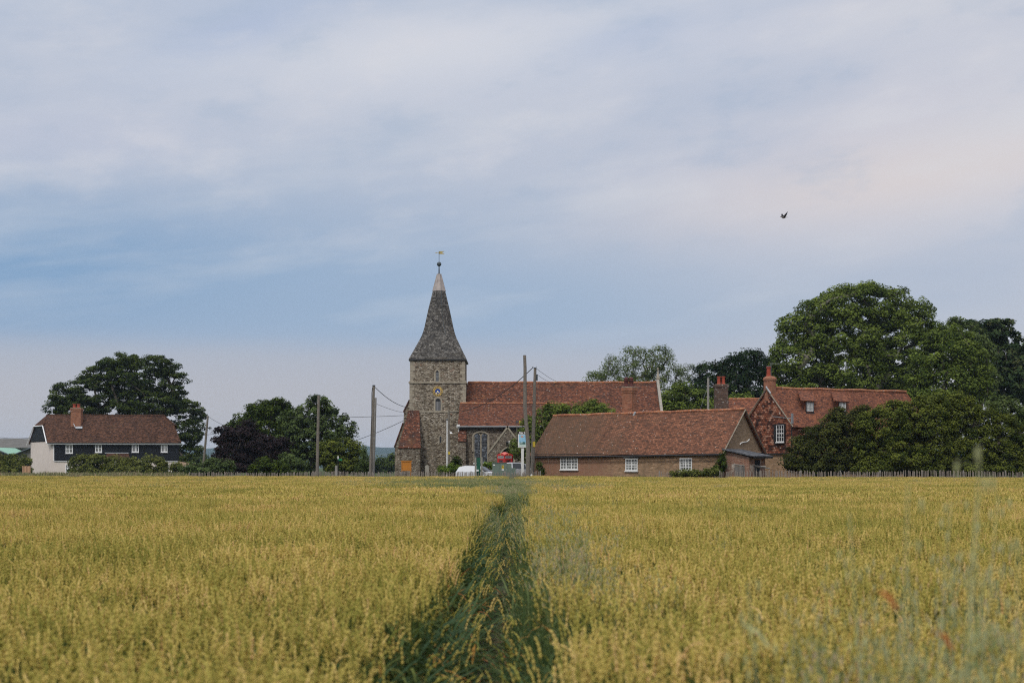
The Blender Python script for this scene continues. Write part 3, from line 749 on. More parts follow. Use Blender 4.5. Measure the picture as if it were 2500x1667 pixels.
b = MB(); lz = zat(1080, PY); b.lathe((pcx - .02, PY - .25, lz - .25), [(.03, -.06), (.09, 0), (.13, .22), (.16, .25), (.02, .40)], 6); b.box((pcx - .03, PY - .25, lz + .12), (pcx + .01, PY - .01, lz + .16)); b.build('lantern', M['black'], porch)
b = MB(); b.box((pcx + .10, PY - .06, lz - .14), (pcx + .24, PY - .01, lz + .14)); b.build('notice', M['white'], porch)
# ------------------------------------------------------------------ weatherboarded house on the left
def left_house():
    D = 185
    h = thing('cottage', 'long two storey house of black weatherboard and cream render under a brown tiled roof', 'house', (xat(250, D), D, G))
    FL = at(124, 0, 185); FR = at(437, 0, 187.5); BL = at(75, 0, 191); BR = FR + (BL - FL) + Vector((2.2, 0, 0))
    FL.z = FR.z = BL.z = BR.z = 0
    ze_ = zat(1078, 185.5); r = (FR - FL).normalized(); n = Vector((r.y, -r.x, 0))
    L = (FR - FL).length
    gl = (FL - BL).normalized(); gn = Vector((gl.y, -gl.x, 0))
    if gn.dot(Vector((-1, -1, 0))) < 0: gn = -gn
    def W(p, z): return Vector((p.x, p.y, z))
    b = MB(); b.add([W(p, 0) for p in (FL, FR, BR, BL)] + [W(p, ze_) for p in (FL, FR, BR, BL)], [(0, 1, 5, 4), (1, 2, 6, 5), (2, 3, 7, 6), (3, 0, 4, 7)]); b.build('wall', M['render_cream'], h)
    # boarded upper storey, 5 cm proud of the render
    zb_ = zat(1125, 185); xw = on_line(FL, FR, 132.5); A = Vector((xw.x, xw.y, 0)); Lw = (FR - A).length
    b = MB(); b.obox(W(A, zb_) + n * .003, r, ZUP, n, Lw + .03, ze_ - zb_ - .02, .05); wb = b.build('weatherboarding', M['weatherboard'], h)
    b = MB(); b.obox(W(A, zb_ - .09) + n * .004, r, ZUP, n, Lw + .03, .08, .09); b.obox(W(A, zb_) - r * .10 + n * .004, r, ZUP, n, .095, ze_ - zb_ - .03, .07); b.build('corner_trim', M['white_new'], wb)
    # roof
    ov = .45
    zr_ = zat(1013.5, 189.5); zh = zat(1038, 188)
    mid = (FL + BL) / 2; midr = (FR + BR) / 2
    E1 = W(FL + n * ov - r * .35, ze_ - .15); E2 = W(FR + n * ov + r * .35, ze_ - .15)
    B1 = W(BL - n * ov - r * .35, ze_ - .15); B2 = W(BR - n * ov + r * .35, ze_ - .15)
    yr = 189.4; RL = Vector((xat(114, yr), yr, zr_)); RR = Vector((xat(400, yr), yr, zr_))
    def lerp(a_, b_, t): return a_ + (b_ - a_) * t
    # gable cut line: rake runs from the eaves towards the ridge line's end over the gable
    TL = W(mid, zr_) - r * .35; TR = W(midr, zr_) + r * .35
    t_ = .66
    HLf, HLb = lerp(E1, TL, t_), lerp(B1, TL, t_); HRf, HRb = lerp(E2, TR, t_), lerp(B2, TR, t_)
    HLf = Vector((xat(106, 187), 187, zh)); HLb = Vector((xat(84, 189.5), 189.5, zh))
    HRf = Vector((xat(425, 188.6), 188.6, zat(1037, 188.6)));
    b = MB(); b.slab([E1, E2, HRf, RR, RL, HLf], .12); rf = b.build('roof', M['tile_left'], h, subdiv=6, wobble=.07, wscale=.5)
    b = MB(); b.slab([B1, HLb, RL + Vector((0, .01, 0)), RR + Vector((0, .01, 0)), HRb, B2], .12); b.slab([HLf - r * .02, RL - r * .02, HLb - r * .02], .12); b.slab([HRf + r * .02, RR + r * .02, HRb], .12); b.build('roof', M['tile_left'], h)
    b = MB(); b.tube([RL, lerp(RL, RR, .3) + ZUP * .02, lerp(RL, RR, .7) - ZUP * .03, RR], .11, 8); b.tube([RL, HLf], .09, 6); b.tube([RR, HRf], .09, 6); b.build('ridge_tiles', M['tile_left'], rf)
    # black boarded gable under the half hip with white bargeboards
    zg = zat(1077, 188)
    gA, gB = W(FL - gl * .15, zg), W(BL + gl * .15, zg); gC, gD = W(lerp(FL, BL, .37), zh - .05), W(lerp(FL, BL, .78), zh - .05)
    gC = Vector((xat(103.5, 187.3), 187.3, zh - .03)); gD = Vector((xat(86.5, 189.7), 189.7, zh - .03))
    b = MB(); b.prism([p + gn * .004 for p in (gA, gC, gD, gB)], gn * .06); gb = b.build('gable_boarding', M['weatherboard'], h)
    b = MB()
    for p, q in ((E1 + ZUP * .02, HLf), (HLf, HLb), (HLb, W(BL, ze_ - .35) + gn * .5)): b.tube([p + gn * .10 - ZUP * .10, q + gn * .10 - ZUP * .10], .075, 4)
    b.build('bargeboard', M['white_new'], gb)
    b = MB(); b.obox(E1 - ZUP * .20 + n * -.03, r, ZUP, n, (E2 - E1).length, .13, .04); b.build('fascia', M['white_new'], rf)
    b = MB(); b.tube([E1 + n * .07 - ZUP * .02, E2 + n * .07 - ZUP * .02], .055, 6); b.tube([W(FR - r * .1, ze_ - .3) + n * .1, W(FR - r * .1, G) + n * .1], .045, 6); b.tube([W(on_line(FL, FR, 220).to_3d(), ze_ - .3) + n * .1, W(on_line(FL, FR, 220).to_3d(), zb_) + n * .1], .04, 6); b.build('gutter', M['black'], h)
    def win(px0, px1, y0, y1, cols, rows, pane, off=.053, **k):
        p0, p1 = on_line(FL, FR, px0), on_line(FL, FR, px1)
        z1_, z0_ = zat(y0, p0.y), zat(y1, p0.y)
        return window(h, Vector((p0.x, p0.y, z0_)) + n * off, r, n, (p1 - p0).length, z1_ - z0_, cols, rows, 'white_new', pane, .10, .05, True, **k)
    win(160.5, 178, 1085, 1106, 2, 2, 'glass_curtain', mullions=(1,)); win(232.5, 249, 1083, 1104, 2, 2, 'glass_curtain', mullions=(1,))
    win(322, 339, 1080, 1103.5, 4, 2, 'glass_dark', mullions=(2,)); win(393, 409, 1080, 1103.5, 4, 2, 'glass_dark', mullions=(2,))
    win(160, 170.5, 1133, 1158, 2, 3, 'glass_dark', .004, mullions=(1,)); win(397, 412, 1130, 1150, 4, 2, 'glass_dark', .004, mullions=(2,))
    # lean-to porch roof
    p0, p1 = on_line(FL, FR, 256), on_line(FL, FR, 314); zt_ = zat(1106, p0.y); zl = zat(1121, p0.y)
    q0, q1, q2, q3 = p0.to_3d(), p1.to_3d(), (p1 + (p1 - p0) * .0).to_3d(), p0.to_3d()
    b = MB(); b.slab([W(q0, zl) + n * 1.3 - r * .0, W(q1, zl) + n * 1.3 + r * .35, W(q1, zt_) + n * .055, W(q0, zt_) + n * .055 + r * .3], .1); pr = b.build('porch_roof', M['tile_left'], h)
    b = MB(); b.obox(W(q0, zt_ - .02) + n * .056, r, ZUP, n, (p1 - p0).length, .10, .06); b.build('flashing', M['lead'], pr)
    b = MB(); b.obox(W(q0, 0) + n * .005 + r * .3, r, n, ZUP, (p1 - p0).length - .3, 1.0, zl - .12); b.build('porch_wall', M['render_cream'], h)
    # chimney on the front slope
    cp = Vector((xat(186.5, 187.6), 187.75)); ch = chimney(h, cp, 24.5 / F * 187.6, .9, zat(1052, 187), zat(995, 187.5), 'brick_chimney', cap=.5)
    pots(ch, [(cp.x - .30, cp.y, zat(995, 187.5)), (cp.x + .24, cp.y, zat(995, 187.5))], .22, .50)
    b = MB(); b.slab([(xat(184, 186.6), 186.75, zat(1045.5, 186.7)), (xat(200, 186.6), 186.75, zat(1045.5, 186.7)), (xat(200, 187), 187.2, zat(1040.5, 187)), (xat(181, 187), 187.2, zat(1040.5, 187))], .05)
    b.tube([(xat(173.5, 188), 188.0, zat(1018, 188)), (xat(183.5, 186.9), 186.95, zat(1043, 187))], .06, 4); b.build('flashing', M['lead'], ch)
left_house()

# farm sheds beyond it, far left
def sheds():
    D = 262
    s1 = thing('farm_shed', 'wide farm shed with weathered dark grey roof behind the pale green one', 'shed', (xat(10, D + 12), D + 12, G))
    D2 = D + 12; b = MB(); b.prism([(xat(-260, D2), D2, 0), (xat(100, D2), D2, 0), (xat(100, D2), D2, zat(1091, D2)), (xat(-260, D2), D2, zat(1091, D2))], (0, 20, 0)); b.build('wall', M['shed_wall'], s1)
    b = MB(); b.slab([(xat(-262, D2), D2 - .4, zat(1092, D2)), (xat(102, D2), D2 - .4, zat(1092, D2)), (xat(100, D2 + 10), D2 + 10, zat(1071, D2 + 10)), (xat(-262, D2 + 10), D2 + 10, zat(1069, D2 + 10))], .15); b.slab([(xat(-262, D2 + 10), D2 + 10.01, zat(1069, D2 + 10)), (xat(100, D2 + 10), D2 + 10.01, zat(1071, D2 + 10)), (xat(100, D2 + 10), D2 + 20.4, zat(1091, D2)), (xat(-262, D2 + 10), D2 + 20.4, zat(1091, D2))], .15); b.build('roof', M['shed_grey'], s1)
    for (a0, a1, ap, lab) in ((-62, 30, -16, 'farm shed with pale green roof at the very left edge'), (30, 124, 77, 'gabled farm shed with pale green roof peeping out beside the cream gable end')):
        s = thing('farm_shed', lab, 'shed', (xat(ap, D), D, G), None)
        x0, x1, xa = xat(a0, D), xat(a1, D), xat(ap, D); ze_ = zat(1110.5, D); zp = zat(1091.5, D)
        b = MB(); b.prism([(x0 + .2, D, 0), (x1 - .2, D, 0), (x1 - .2, D, ze_ - .1), (xa, D, zp - .15), (x0 + .2, D, ze_ - .1)], (0, 11, 0)); b.build('wall', M['shed_wall'], s)
        b = MB(); b.slab([(x0, D - .5, ze_), (xa, D - .5, zp), (xa, D + 11.5, zp), (x0, D + 11.5, ze_)], .12); b.slab([(x1, D - .5, ze_), (xa + .001, D - .5, zp), (xa + .001, D + 11.5, zp), (x1, D + 11.5, ze_)], .12); b.build('roof', M['tin_green'], s)
        b = MB(); b.tube([(x0, D - .55, ze_ - .14), (xa, D - .55, zp - .14), (x1, D - .55, ze_ - .14)], .14, 4); b.build('bargeboard', M['iron'], s)
sheds()
def small_left():
    b = MB(); D = 178; b.box((xat(55, D), D, G), (xat(74.5, D), D + .06, zat(1137.5, D)))
    for px in (55.5, 64.5, 73.5): b.box((xat(px, D) - .05, D - .07, G), (xat(px, D) + .05, D - .001, zat(1136.5, D)))
    tag(b.build('fence_panel', M['fence_new']), 'new orange brown vertical board fence panel against the cream gable end', 'fence')
    D = 196; s = thing('outbuilding', 'low lean-to outbuilding with brown tiled roof at the right end of the black house', 'outbuilding', (xat(455, D), D, G))
    b = MB(); b.box((xat(436, D), D, 0), (xat(474, D), D + 4, zat(1143, D))); b.build('wall', M['brick_brown'], s)
    b = MB(); b.slab([(xat(436, D), D - .3, zat(1144, D)), (xat(482, D), D - .3, zat(1144, D)), (xat(478, D + 3), D + 3, zat(1132, D + 3)), (xat(436, D + 3), D + 3, zat(1126, D + 3))], .12); b.build('roof', M['brick_gable'], s)
small_left()

# ------------------------------------------------------------------ long low barn right of centre
def barn():
    C = Vector((xat(1763, 102), 102, 0)); L = Vector((xat(1304, 111.5), 111.5, 0))
    u = (C - L).normalized(); n = Vector((u.y, -u.x, 0)); back = -n
    Wd = 6.4; Rr = C + back * Wd; LL = L + back * Wd
    zC, zL = zat(1101, 102), zat(1108, 111.5)
    s = thing('barn', 'long low brick outbuilding with rust red tiled roof and three white windows', 'outbuilding', ((C + L) / 2).to_tuple()[:2] + (G,))
    def W(p, z): return Vector((p.x, p.y, z))
    ap = (C + Rr) / 2; al = (L + LL) / 2; zA, zB = zat(1004, ap.y), zat(1019.5, al.y)
    j = on_line(L, C, 1478).to_3d()
    zj = zL + (zC - zL) * ((j - L).length / (C - L).length)
    b = MB(); b.obox(W(L, 0), u, back, ZUP, (j - L).length, .35, zj)
    b = MB(); j = L; zj = zL; b.add([W(j, 0), W(C, 0), W(C, zC), W(j, zj), W(j, 0) + back * .35, W(C, 0) + back * .35, W(C, zC) + back * .35, W(j, zj) + back * .35], [(0, 1, 2, 3), (4, 7, 6, 5), (3, 2, 6, 7), (0, 3, 7, 4), (1, 5, 6, 2)]); b.build('wall', M['brick_brown'], s)
    b = MB(); b.prism([W(C, 0) + back * .351, W(Rr, 0), W(Rr, zC), W(ap, zA), W(C, zC) + back * .351 + ZUP * .3], -u * .3); b.prism([W(L, 0) + back * .351, W(LL, 0), W(LL, zL), W(al, zB), W(L, zL) + back * .351], u * .3); b.prism([W(LL, 0), W(Rr, 0), W(Rr, zC), W(LL, zL)], -back * .3); b.build('gable', M['brick_gable'], s)
    # gable end above the tie line sits a touch proud, with a drip course
    b = MB(); b.obox(W(C, zC - .06) + u * .002, back, u, ZUP, Wd, .05, .08); b.build('drip_course', M['brick_brown'], s)
    ov, rk = .30, .22
    sl = (zA - zC) / (Wd / 2); e0, e1 = W(L, zL) + n * ov - u * .35 - ZUP * sl * ov + ZUP * .12, W(C, zC) + n * ov + u * rk - ZUP * sl * ov + ZUP * .12
    r0, r1 = W(al, zB) - u * .35 + ZUP * .12, W(ap, zA) + u * rk + ZUP * .12
    b = MB(); b.slab([e0, e1, r1, r0], .13); rf = b.build('roof', M['tile_barn'], s, subdiv=9, wobble=.11, wscale=.33)
    f0, f1 = W(LL, zL) + back * ov - u * .35 - ZUP * sl * ov + ZUP * .12, W(Rr, zC) + back * ov + u * rk - ZUP * sl * ov + ZUP * .12
    b = MB(); b.slab([f0, f1, r1 + back * .002, r0 + back * .002], .13); b.build('roof', M['tile_barn'], s)
    b = MB(); P = [r0 + (r1 - r0) * i / 16 + ZUP * (.03 + .025 * math.sin(i * 1.7)) for i in range(17)]; b.tube(P, .105, 8); b.build('ridge_tiles', M['tile_ridge'], rf)
    b = MB(); b.tube([e0 - ZUP * .10 + n * .05, (e0 + e1) / 2 - ZUP * .12 + n * .05, e1 - ZUP * .10 + n * .05], .065, 6); b.obox(W(L, zL - .14) + n * .002, u, ZUP, n, (C - L).length, .13, .2)
    b.tube([e1 - ZUP * .12 - u * .15, W(C, zC - .35) + n * .08 - u * .08, W(C, G) + n * .08 - u * .08], .05, 6); b.tube([W(Rr, zC - .05) + u * .08, W(Rr, G) + u * .08], .05, 6); b.build('gutter', M['black'], s)
    b = MB(); b.tube([e1 + u * .02 + n * .02, r1 + u * .02], .05, 4); b.tube([f1 + u * .02, r1 + u * .02], .05, 4); b.build('verge', M['mortar'], rf)
    def win(px0, px1, y0, y1, cols, rows, **k):
        p0, p1 = on_line(L, C, px0), on_line(L, C, px1)
        return window(s, Vector((p0.x, p0.y, zat(y1, p0.y))) + n * .003, u, n, (p1 - p0).length, zat(y0, p0.y) - zat(y1, p0.y), cols, rows, 'white', 'glass_curtain', .075, .04, **k)
    win(1368.5, 1411.5, 1115, 1146, 6, 4, mullions=(2, 4)); w2 = win(1527.5, 1557.5, 1119, 1149, 4, 4, mullions=(2,), transom=2); win(1660, 1690, 1118, 1149, 4, 4, mullions=(2,), transom=None)
    p0, p1 = on_line(L, C, 1523), on_line(L, C, 1561); b = MB(); b.obox(Vector((p0.x, p0.y, zat(1118.5, p0.y))) + n * .004, u, ZUP, n, (p1 - p0).length, .09, .10); b.build('lintel', M['plank'], w2)
    p0 = on_line(L, C, 1585); b = MB(); b.obox(Vector((p0.x, p0.y, zat(1116, p0.y))) + n * .002, u, ZUP, n, .16, .16, .02); b.build('air_vent', M['black'], s)
    # tall stack behind the ridge
    D = 112.6; px = 1536; cp = Vector((xat(px, D), D)); ang = math.atan2(u.y, u.x)
    ch = chimney(s, cp, 27 / F * D * 1.02, .62, 4.2, zat(944, D), 'brick_chimney', ang, cap=.5)
    zt_ = zat(944, D); pots(ch, [(xat(1529, D), D, zt_), (xat(1541, D), D - .05, zt_)], .16, .74, 'pot_dark', cowl=True)
    b = MB(); q0 = on_line(al, ap, 1516); q1 = on_line(al, ap, 1548)
    for (pa, ya, pb, yb_) in ((1517, 1021, 1547, 1020), (1547, 1020, 1553, 1006)):
        A = on_line(al, ap, pa); B_ = on_line(al, ap, pb); A = Vector((A.x, A.y, zat(ya, A.y))) + n * .12; B_ = Vector((B_.x, B_.y, zat(yb_, B_.y))) + n * .12; b.tube([A, B_], .085, 6)
    b.build('flashing', M['lead'], ch)
    b = MB()   # white cable looped on the gable
    def gp(px, py, off=.04):
        q = on_line(C, Rr, px); return Vector((q.x, q.y, zat(py, q.y))) + u * off
    b.tube([gp(1828, 1072), gp(1826, 1075), gp(1822, 1078), gp(1814, 1079), gp(1808, 1081), gp(1805, 1085)], .035, 6); b.build('cable', M['white'], s)
    # lean-to at the gable end with slate roof
    lt = thing('lean_to', 'small slate roofed lean-to of flaking brick at the gable end of the long outbuilding', 'outbuilding', (C + u * 1.2 + Vector((0, 0, G))).to_tuple())
    def g2(px, d): q = on_line(C + u * d, Rr + u * d, px); return q.to_3d()
    q0 = C + u * .06 + back * .1; q1 = q0 + u * 2.0
    zt2, zl2 = zat(1096, 103), zat(1112.5, 101)
    lw = 2.6
    b = MB(); b.prism([W(q0, 0), W(q1, 0), W(q1, zl2 - .1), W(q0, zt2 - .12)], back * lw); b.build('wall', M['brick_flaked'], lt)
    b = MB(); b.slab([W(q0, zt2 + .02) + n * .25, W(q1, zl2) + n * .25 + u * .55, W(q1, zl2) + u * .55 + back * (lw + .2), W(q0, zt2 + .02) + back * (lw + .2)], .08); b.build('roof', M['slate'], lt)
    b = MB(); b.obox(W(q1, zl2 - .17) + n * .2 + u * .5, back, ZUP, u, lw + .3, .12, .04); b.build('fascia', M['black'], lt)
    b = MB(); b.obox(W(q1, G) + back * .9 + u * .003, back, ZUP, u, .75, 1.75, .04); b.build('door', M['weatherboard'], lt)
    return C, Rr, u, back, n
BC, BR_, Bu, Bback, Bn = barn()

# ------------------------------------------------------------------ tile-hung farmhouse on the right
def farmhouse():
    K = Vector((xat(1932, 112), 112, 0)); a_ = R(40)
    u = Vector((math.cos(a_), math.sin(a_), 0)); back = Vector((-math.sin(a_), math.cos(a_), 0)); n = -back
    Wd = 4.75; K2 = K + back * Wd; Lh = 18.9
    s = thing('farmhouse', 'tile hung farmhouse with orange red roof, two dormers and a round brick chimney', 'house', (K.x + 4, K.y + 5, G))
    def W(p, z): return Vector((p.x, p.y, z))
    ze_ = zat(1035, 112); A = (K + K2) / 2; zr_ = zat(951, A.y); zm = zat(1106, 112)
    E, E2 = K + u * Lh, K2 + u * Lh; Ar = A + u * Lh
    b = MB(); b.add([W(K, 0), W(E, 0), W(E2, 0), W(K2, 0), W(K, zm), W(E, zm), W(E2, zm), W(K2, zm)], [(0, 1, 5, 4), (1, 2, 6, 5), (2, 3, 7, 6), (3, 0, 4, 7)]); b.build('wall', M['brick_brown'], s)
    o_ = .07
    Kg, K2g, Eg, E2g = K - u * o_ + n * o_, K2 - u * o_ - n * o_, E + u * o_ + n * o_, E2 + u * o_ - n * o_
    b = MB(); b.add([W(Kg, zm - .02), W(Eg, zm - .02), W(E2g, zm - .02), W(K2g, zm - .02), W(Kg, ze_), W(Eg, ze_), W(E2g, ze_), W(K2g, ze_), W(A - u * o_, zr_ - .1), W(Ar + u * o_, zr_ - .1)],
        [(0, 1, 5, 4), (2, 3, 7, 6), (3, 0, 4, 8, 7), (1, 2, 6, 9, 5), (0, 3, 2, 1)]); b.build('tile_hanging', M['tile_hung'], s)
    b = MB(); b.obox(W(K2, zm - .12) - u * .12, -back, u * -1, ZUP, Wd + .12, .002, .09); b.tube([W(Kg, zm - .05) - u * .04, W(K2g, zm - .05) - u * .04], .05, 4); b.build('bellcast_board', M['black'], s)
    # dark shingled point of the gable
    # roof slopes
    sl = (zr_ - ze_) / (Wd / 2); ov, rk = .28, .16
    e0 = W(K, ze_) + n * ov - u * rk - ZUP * (sl * ov - .13); e1 = W(E, ze_) + n * ov + u * .2 - ZUP * (sl * ov - .13)
    r0 = W(A, zr_) - u * rk + ZUP * .1; r1 = W(Ar, zat(957, Ar.y)) - u * .3; 
    b = MB(); b.slab([e0, e1, r1, r0], .12); rf = b.build('roof', M['tile_right'], s, subdiv=9, wobble=.12, wscale=.33)
    f0 = W(K2, ze_) - n * ov - u * rk - ZUP * (sl * ov - .13); f1 = W(E2, ze_) - n * ov + u * .2 - ZUP * (sl * ov - .13)
    b = MB(); b.slab([f0, f1, r1 + back * .003, r0 + back * .003], .12); b.slab([e1 + u * .01, f1 + u * .01, r1 + u * .01], .1); b.build('roof', M['tile_right'], s)
    b = MB(); b.tube([r0 + (r1 - r0) * i / 14 + ZUP * (.03 + .03 * math.sin(i * 1.6)) for i in range(15)], .11, 8); b.build('ridge_tiles', M['tile_ridge'], rf)
    b = MB(); b.tube([e0, r0], .055, 4); b.tube([f0, r0], .055, 4); b.build('verge', M['mortar'], rf)
    # gable sash window in a black surround
    def gp(px): return on_line(K2, K, px).to_3d()
    p0, p1 = gp(1897.5), gp(1917); z0_, z1_ = zat(1079, p0.y), zat(1037, p0.y)
    d = -back; off = -u * .075
    sw = window(s, W(p0, z0_) + off, d, -u, (p1 - p0).length, z1_ - z0_, 3, 4, 'white', 'glass_dark', .06, .035, transom=2, name='sash_window')
    b = MB(); w_ = (p1 - p0).length; h_ = z1_ - z0_; o2 = W(p0, z0_) + off - u * .001
    b.obox(o2 - d * .22 - ZUP * .14, d, ZUP, -u, .22, h_ + .22, .10); b.obox(o2 + d * w_ - ZUP * .14, d, ZUP, -u, .12, h_ + .22, .10); b.obox(o2 + ZUP * h_, d, ZUP, -u, w_, .08, .10); b.obox(o2 - ZUP * .14 , d, ZUP, -u, w_, .068, .14); b.build('surround', M['black'], sw)
    # downpipe on the corner with a grey hopper, arm bracket
    cpn = Kg - u * .05 + n * .05; b = MB(); b.tube([W(cpn, zat(1033, 112)), W(cpn, zat(1104, 112))], .045, 6); b.build('downpipe', M['black'], s)
    b = MB(); b.obox(W(cpn, zat(1034, 112)) - u * .08, u, n, ZUP, .16, .12, .8); b.tube([W(cpn, zat(1021.5, 112)), W(gp(1890), zat(1016.5, 113)) - u * .2], .035, 5); b.build('bracket', M['gutter'], s)
    # dormers with catslide roofs
    def slope_pt(px, py):
        """where the ray meets the front roof plane"""
        nrm = (e1 - e0).cross(r0 - e0).normalized(); o = Vector((0, 0, H)); dr = Vector(((px - CX) / F, 1, (HY - py) / F)); t = (e0 - o).dot(nrm) / dr.dot(nrm); return o + dr * t
    for (px0, px1, yt, yb_, prx0, prx1, pyt) in ((1968.5, 1984, 977.5, 1003.5, 1943, 1987, 956), (2048.5, 2063.5, 978.5, 1003, 2023, 2066, 957.5)):
        base_l = slope_pt(px0, yb_ + 2)
        fr = (base_l - K).dot(n) + .02          # plane of the dormer front
        Q = K + n * fr; q0, q1 = on_line(Q, Q + u, px0).to_3d(), on_line(Q, Q + u, px1).to_3d()
        zt_, z0_ = zat(yt, q0.y), zat(yb_, q0.y); ww = (q1 - q0).length
        dm = thing('dormer', None, None, W(q0, z0_) - s.location); dm.parent = s
        d_ = 1.6
        b = MB(); b.obox(W(q0, z0_ - .15) - u * .10, u, back, ZUP, ww + .2, d_, zt_ - z0_ + .1); b.build('cheeks', M['tile_right'], dm)
        b = MB(); b.obox(W(q0, z0_ - .1) - u * .11 + n * .002, u, ZUP, n, .11, zt_ - z0_ + .12, .05); b.obox(W(q1, z0_ - .1) + n * .002, u, ZUP, n, .11, zt_ - z0_ + .12, .05); b.obox(W(q0, z0_ - .18) - u * .11 + n * .002, u, ZUP, n, ww + .22, .08, .12); b.build('frame', M['black'], dm)
        window(dm, W(q0, z0_) + n * .003, u, n, ww, zt_ - z0_ - .02, 4, 3, 'white', 'glass_curtain', .055, .03, sill=False, mullions=(2,))
        back_l, back_r = slope_pt(prx0 + 5, pyt), slope_pt(prx1 - 4, pyt)
        l0 = W(q0, zt_ - .02) - u * .85 + n * .18; l1 = W(q1, zt_ - .02) + u * .28 + n * .18
        b = MB(); b.slab([l0, l1, back_r + ZUP * .1, back_l + ZUP * .1], .10); b.build('dormer_roof', M['tile_right'], dm)
    # chimney: square base swelling to a drum
    cp = (r0 + (r1 - r0).normalized() * .55); cp = Vector((xat(1879.5, A.y + .3), A.y + .3, 0)); zc = zr_
    b = MB(); rr = 15.5 / F * A.y; b.lathe((cp.x, cp.y, 0), [(rr * .98, zc - .9), (rr * .98, zat(929, A.y)), (rr * 1.1, zat(928, A.y)), (rr * 1.1, zat(923.5, A.y)), (rr * .95, zat(921, A.y)), (rr * .6, zat(918, A.y)), (rr * .3, zat(917.5, A.y))], 14); ch = b.build('chimney', M['brick_chimney'], s)
    pots(ch, [(cp.x - .1, cp.y, zat(919, A.y))], .175, .78)
    b = MB(); b.lathe((cp.x - .1, cp.y, zat(895.5, A.y) - .06), [(.10, 0), (.10, .09), (.17, .10), (.17, .14), (.02, .15)], 10); b.build('cowl', M['gutter'], ch)
    b = MB(); b.tube([r0 - u * .02 + ZUP * .0 - back * .45 - ZUP * .42, r0 + ZUP * .12 - u * .02, r0 + u * .6 + ZUP * .15 , r0 + u * 1.15 + ZUP * .08], .065, 5); b.build('flashing', M['lead'], ch)
    b = MB(); ax = xat(1884.5, A.y); b.tube([(ax, A.y + .4, zat(945, A.y)), (ax, A.y + .4, zat(885, A.y))], .022, 5); b.tube([(ax - .1, A.y + .4, zat(886.5, A.y)), (ax + .75, A.y + .6, zat(887, A.y))], .014, 4)
    for i in range(6): b.tube([(ax + .12 * i, A.y + .4, zat(889.5, A.y)), (ax + .12 * i, A.y + .4, zat(884, A.y))], .007, 4)
    b.build('aerial', M['gutter'], s)
farmhouse()

# cottage whose roof and big lichened stack show between barn and farmhouse
def rear_cottage():
    D = 121
    s = thing('rear_cottage', 'low cottage behind, only its small red tiled roof and lichen covered twin pot chimney showing', 'house', (xat(1800, D), D, G))
    x0, x1 = xat(1762, D), xat(1875, D); zr_, ze_ = zat(975, D + 2.5), zat(1022, D)
    b = MB(); b.box((x0, D, 0), (x1, D + 5, ze_)); b.build('wall', M['brick_brown'], s)
    b = MB(); b.slab([(x0 + .5, D - .3, ze_ - .05), (x1 + .3, D - .3, ze_ - .05), (x1 + .2, D + 2.5, zr_), (xat(1779, D + 2.5), D + 2.5, zr_)], .12); b.slab([(x0 + .1, D + 5.3, ze_), (x1 + .3, D + 5.3, ze_), (x1 + .2, D + 2.51, zr_), (xat(1779, D + 2.5), D + 2.51, zr_)], .12); rf = b.build('roof', M['tile_right'], s, subdiv=5, wobble=.05)
    b = MB(); b.tube([(xat(1779, D + 2.5), D + 2.5, zr_ + .03), (x1 + .2, D + 2.5, zr_ + .05)], .1, 8); b.build('ridge_tiles', M['tile_ridge'], rf)
    b = MB(); b.prism([(x0 + .5, D - .2, ze_), (x0 + .5, D + 5.2, ze_), (xat(1779, D + 2.5) - .03, D + 2.5, zr_ - .1)], (.1, 0, 0)); b.build('gable', M['weatherboard'], s)
    Dc = D - .1; cp = Vector((xat(1760, Dc), Dc)); ch = chimney(s, cp, 31 / F * Dc, .95, 3, zat(938.5, Dc), 'brick_lichen', cap=.32)
    pots(ch, [(xat(1755, Dc), Dc, zat(938.5, Dc)), (xat(1766, Dc), Dc, zat(938.5, Dc))], .155, .68)
rear_cottage()

# ------------------------------------------------------------------ poles and wires
def pole(label, top, bot, D, r_top, r_bot, mat='pole', bend=(), extra=None, group=None):
    A = at(top[0], top[1], D); B_ = at(bot[0], bot[1], D); B_ = B_ + (B_ - A).normalized() * max(0, (B_.z - G * .9)) if B_.z > G else B_
    B_.z = min(B_.z, G - .02)
    s = thing('utility_pole', label, 'utility pole', (B_.x, B_.y, G), group)
    pts = [B_]
    for t, dx_ in bend: pts.append(B_ + (A - B_) * t + Vector((dx_ / F * D, 0, 0)))
    pts.append(A)
    n_ = len(pts); b = MB(); b.tube(pts, [r_bot + (r_top - r_bot) * ((p - B_).length / (A - B_).length) for p in pts], 10); b.build('shaft', M[mat], s)
    if extra: extra(s, A, B_)
    return A, B_
def hook(s, A, B_):
    b = MB(); b.lathe(A - ZUP * .02, [(.10, 0), (.13, .02), (.13, .08), (.03, .1)], 8); b.build('cap', M['iron'], s)
def box_clip(s, A, B_):
    hook(s, A, B_)
    b = MB(); b.tube([A + Vector((-.10, -.12, -.1)), A + Vector((-.16, -.12, -.6)), A + Vector((-.17, -.12, -3.8)), A + Vector((-.14, -.12, -7))], .022, 5); b.build('down_cable', M['wire'], s)
def crossbits(s, A, B_):
    b = MB(); b.tube([A + Vector((-.22, -.02, .06)), A + Vector((0, -.14, -.02)), A + Vector((.12, -.1, .05))], .03, 5); b.build('bracket', M['iron'], s)
    b = MB(); b.box((A.x + .09, A.y - .12, A.z - .98), (A.x + .20, A.y + .1, A.z - .5)); b.build('fuse_box', M['iron'], s)
    z = zat(1083, A.y); x = xat(1303.5, A.y); b = MB(); b.box((x - .10, A.y - .17, z - .24), (x + .10, A.y - .15, z + .16)); b.build('warning_plate', M['yellow'], s)
PG = 'timber utility poles around the village'
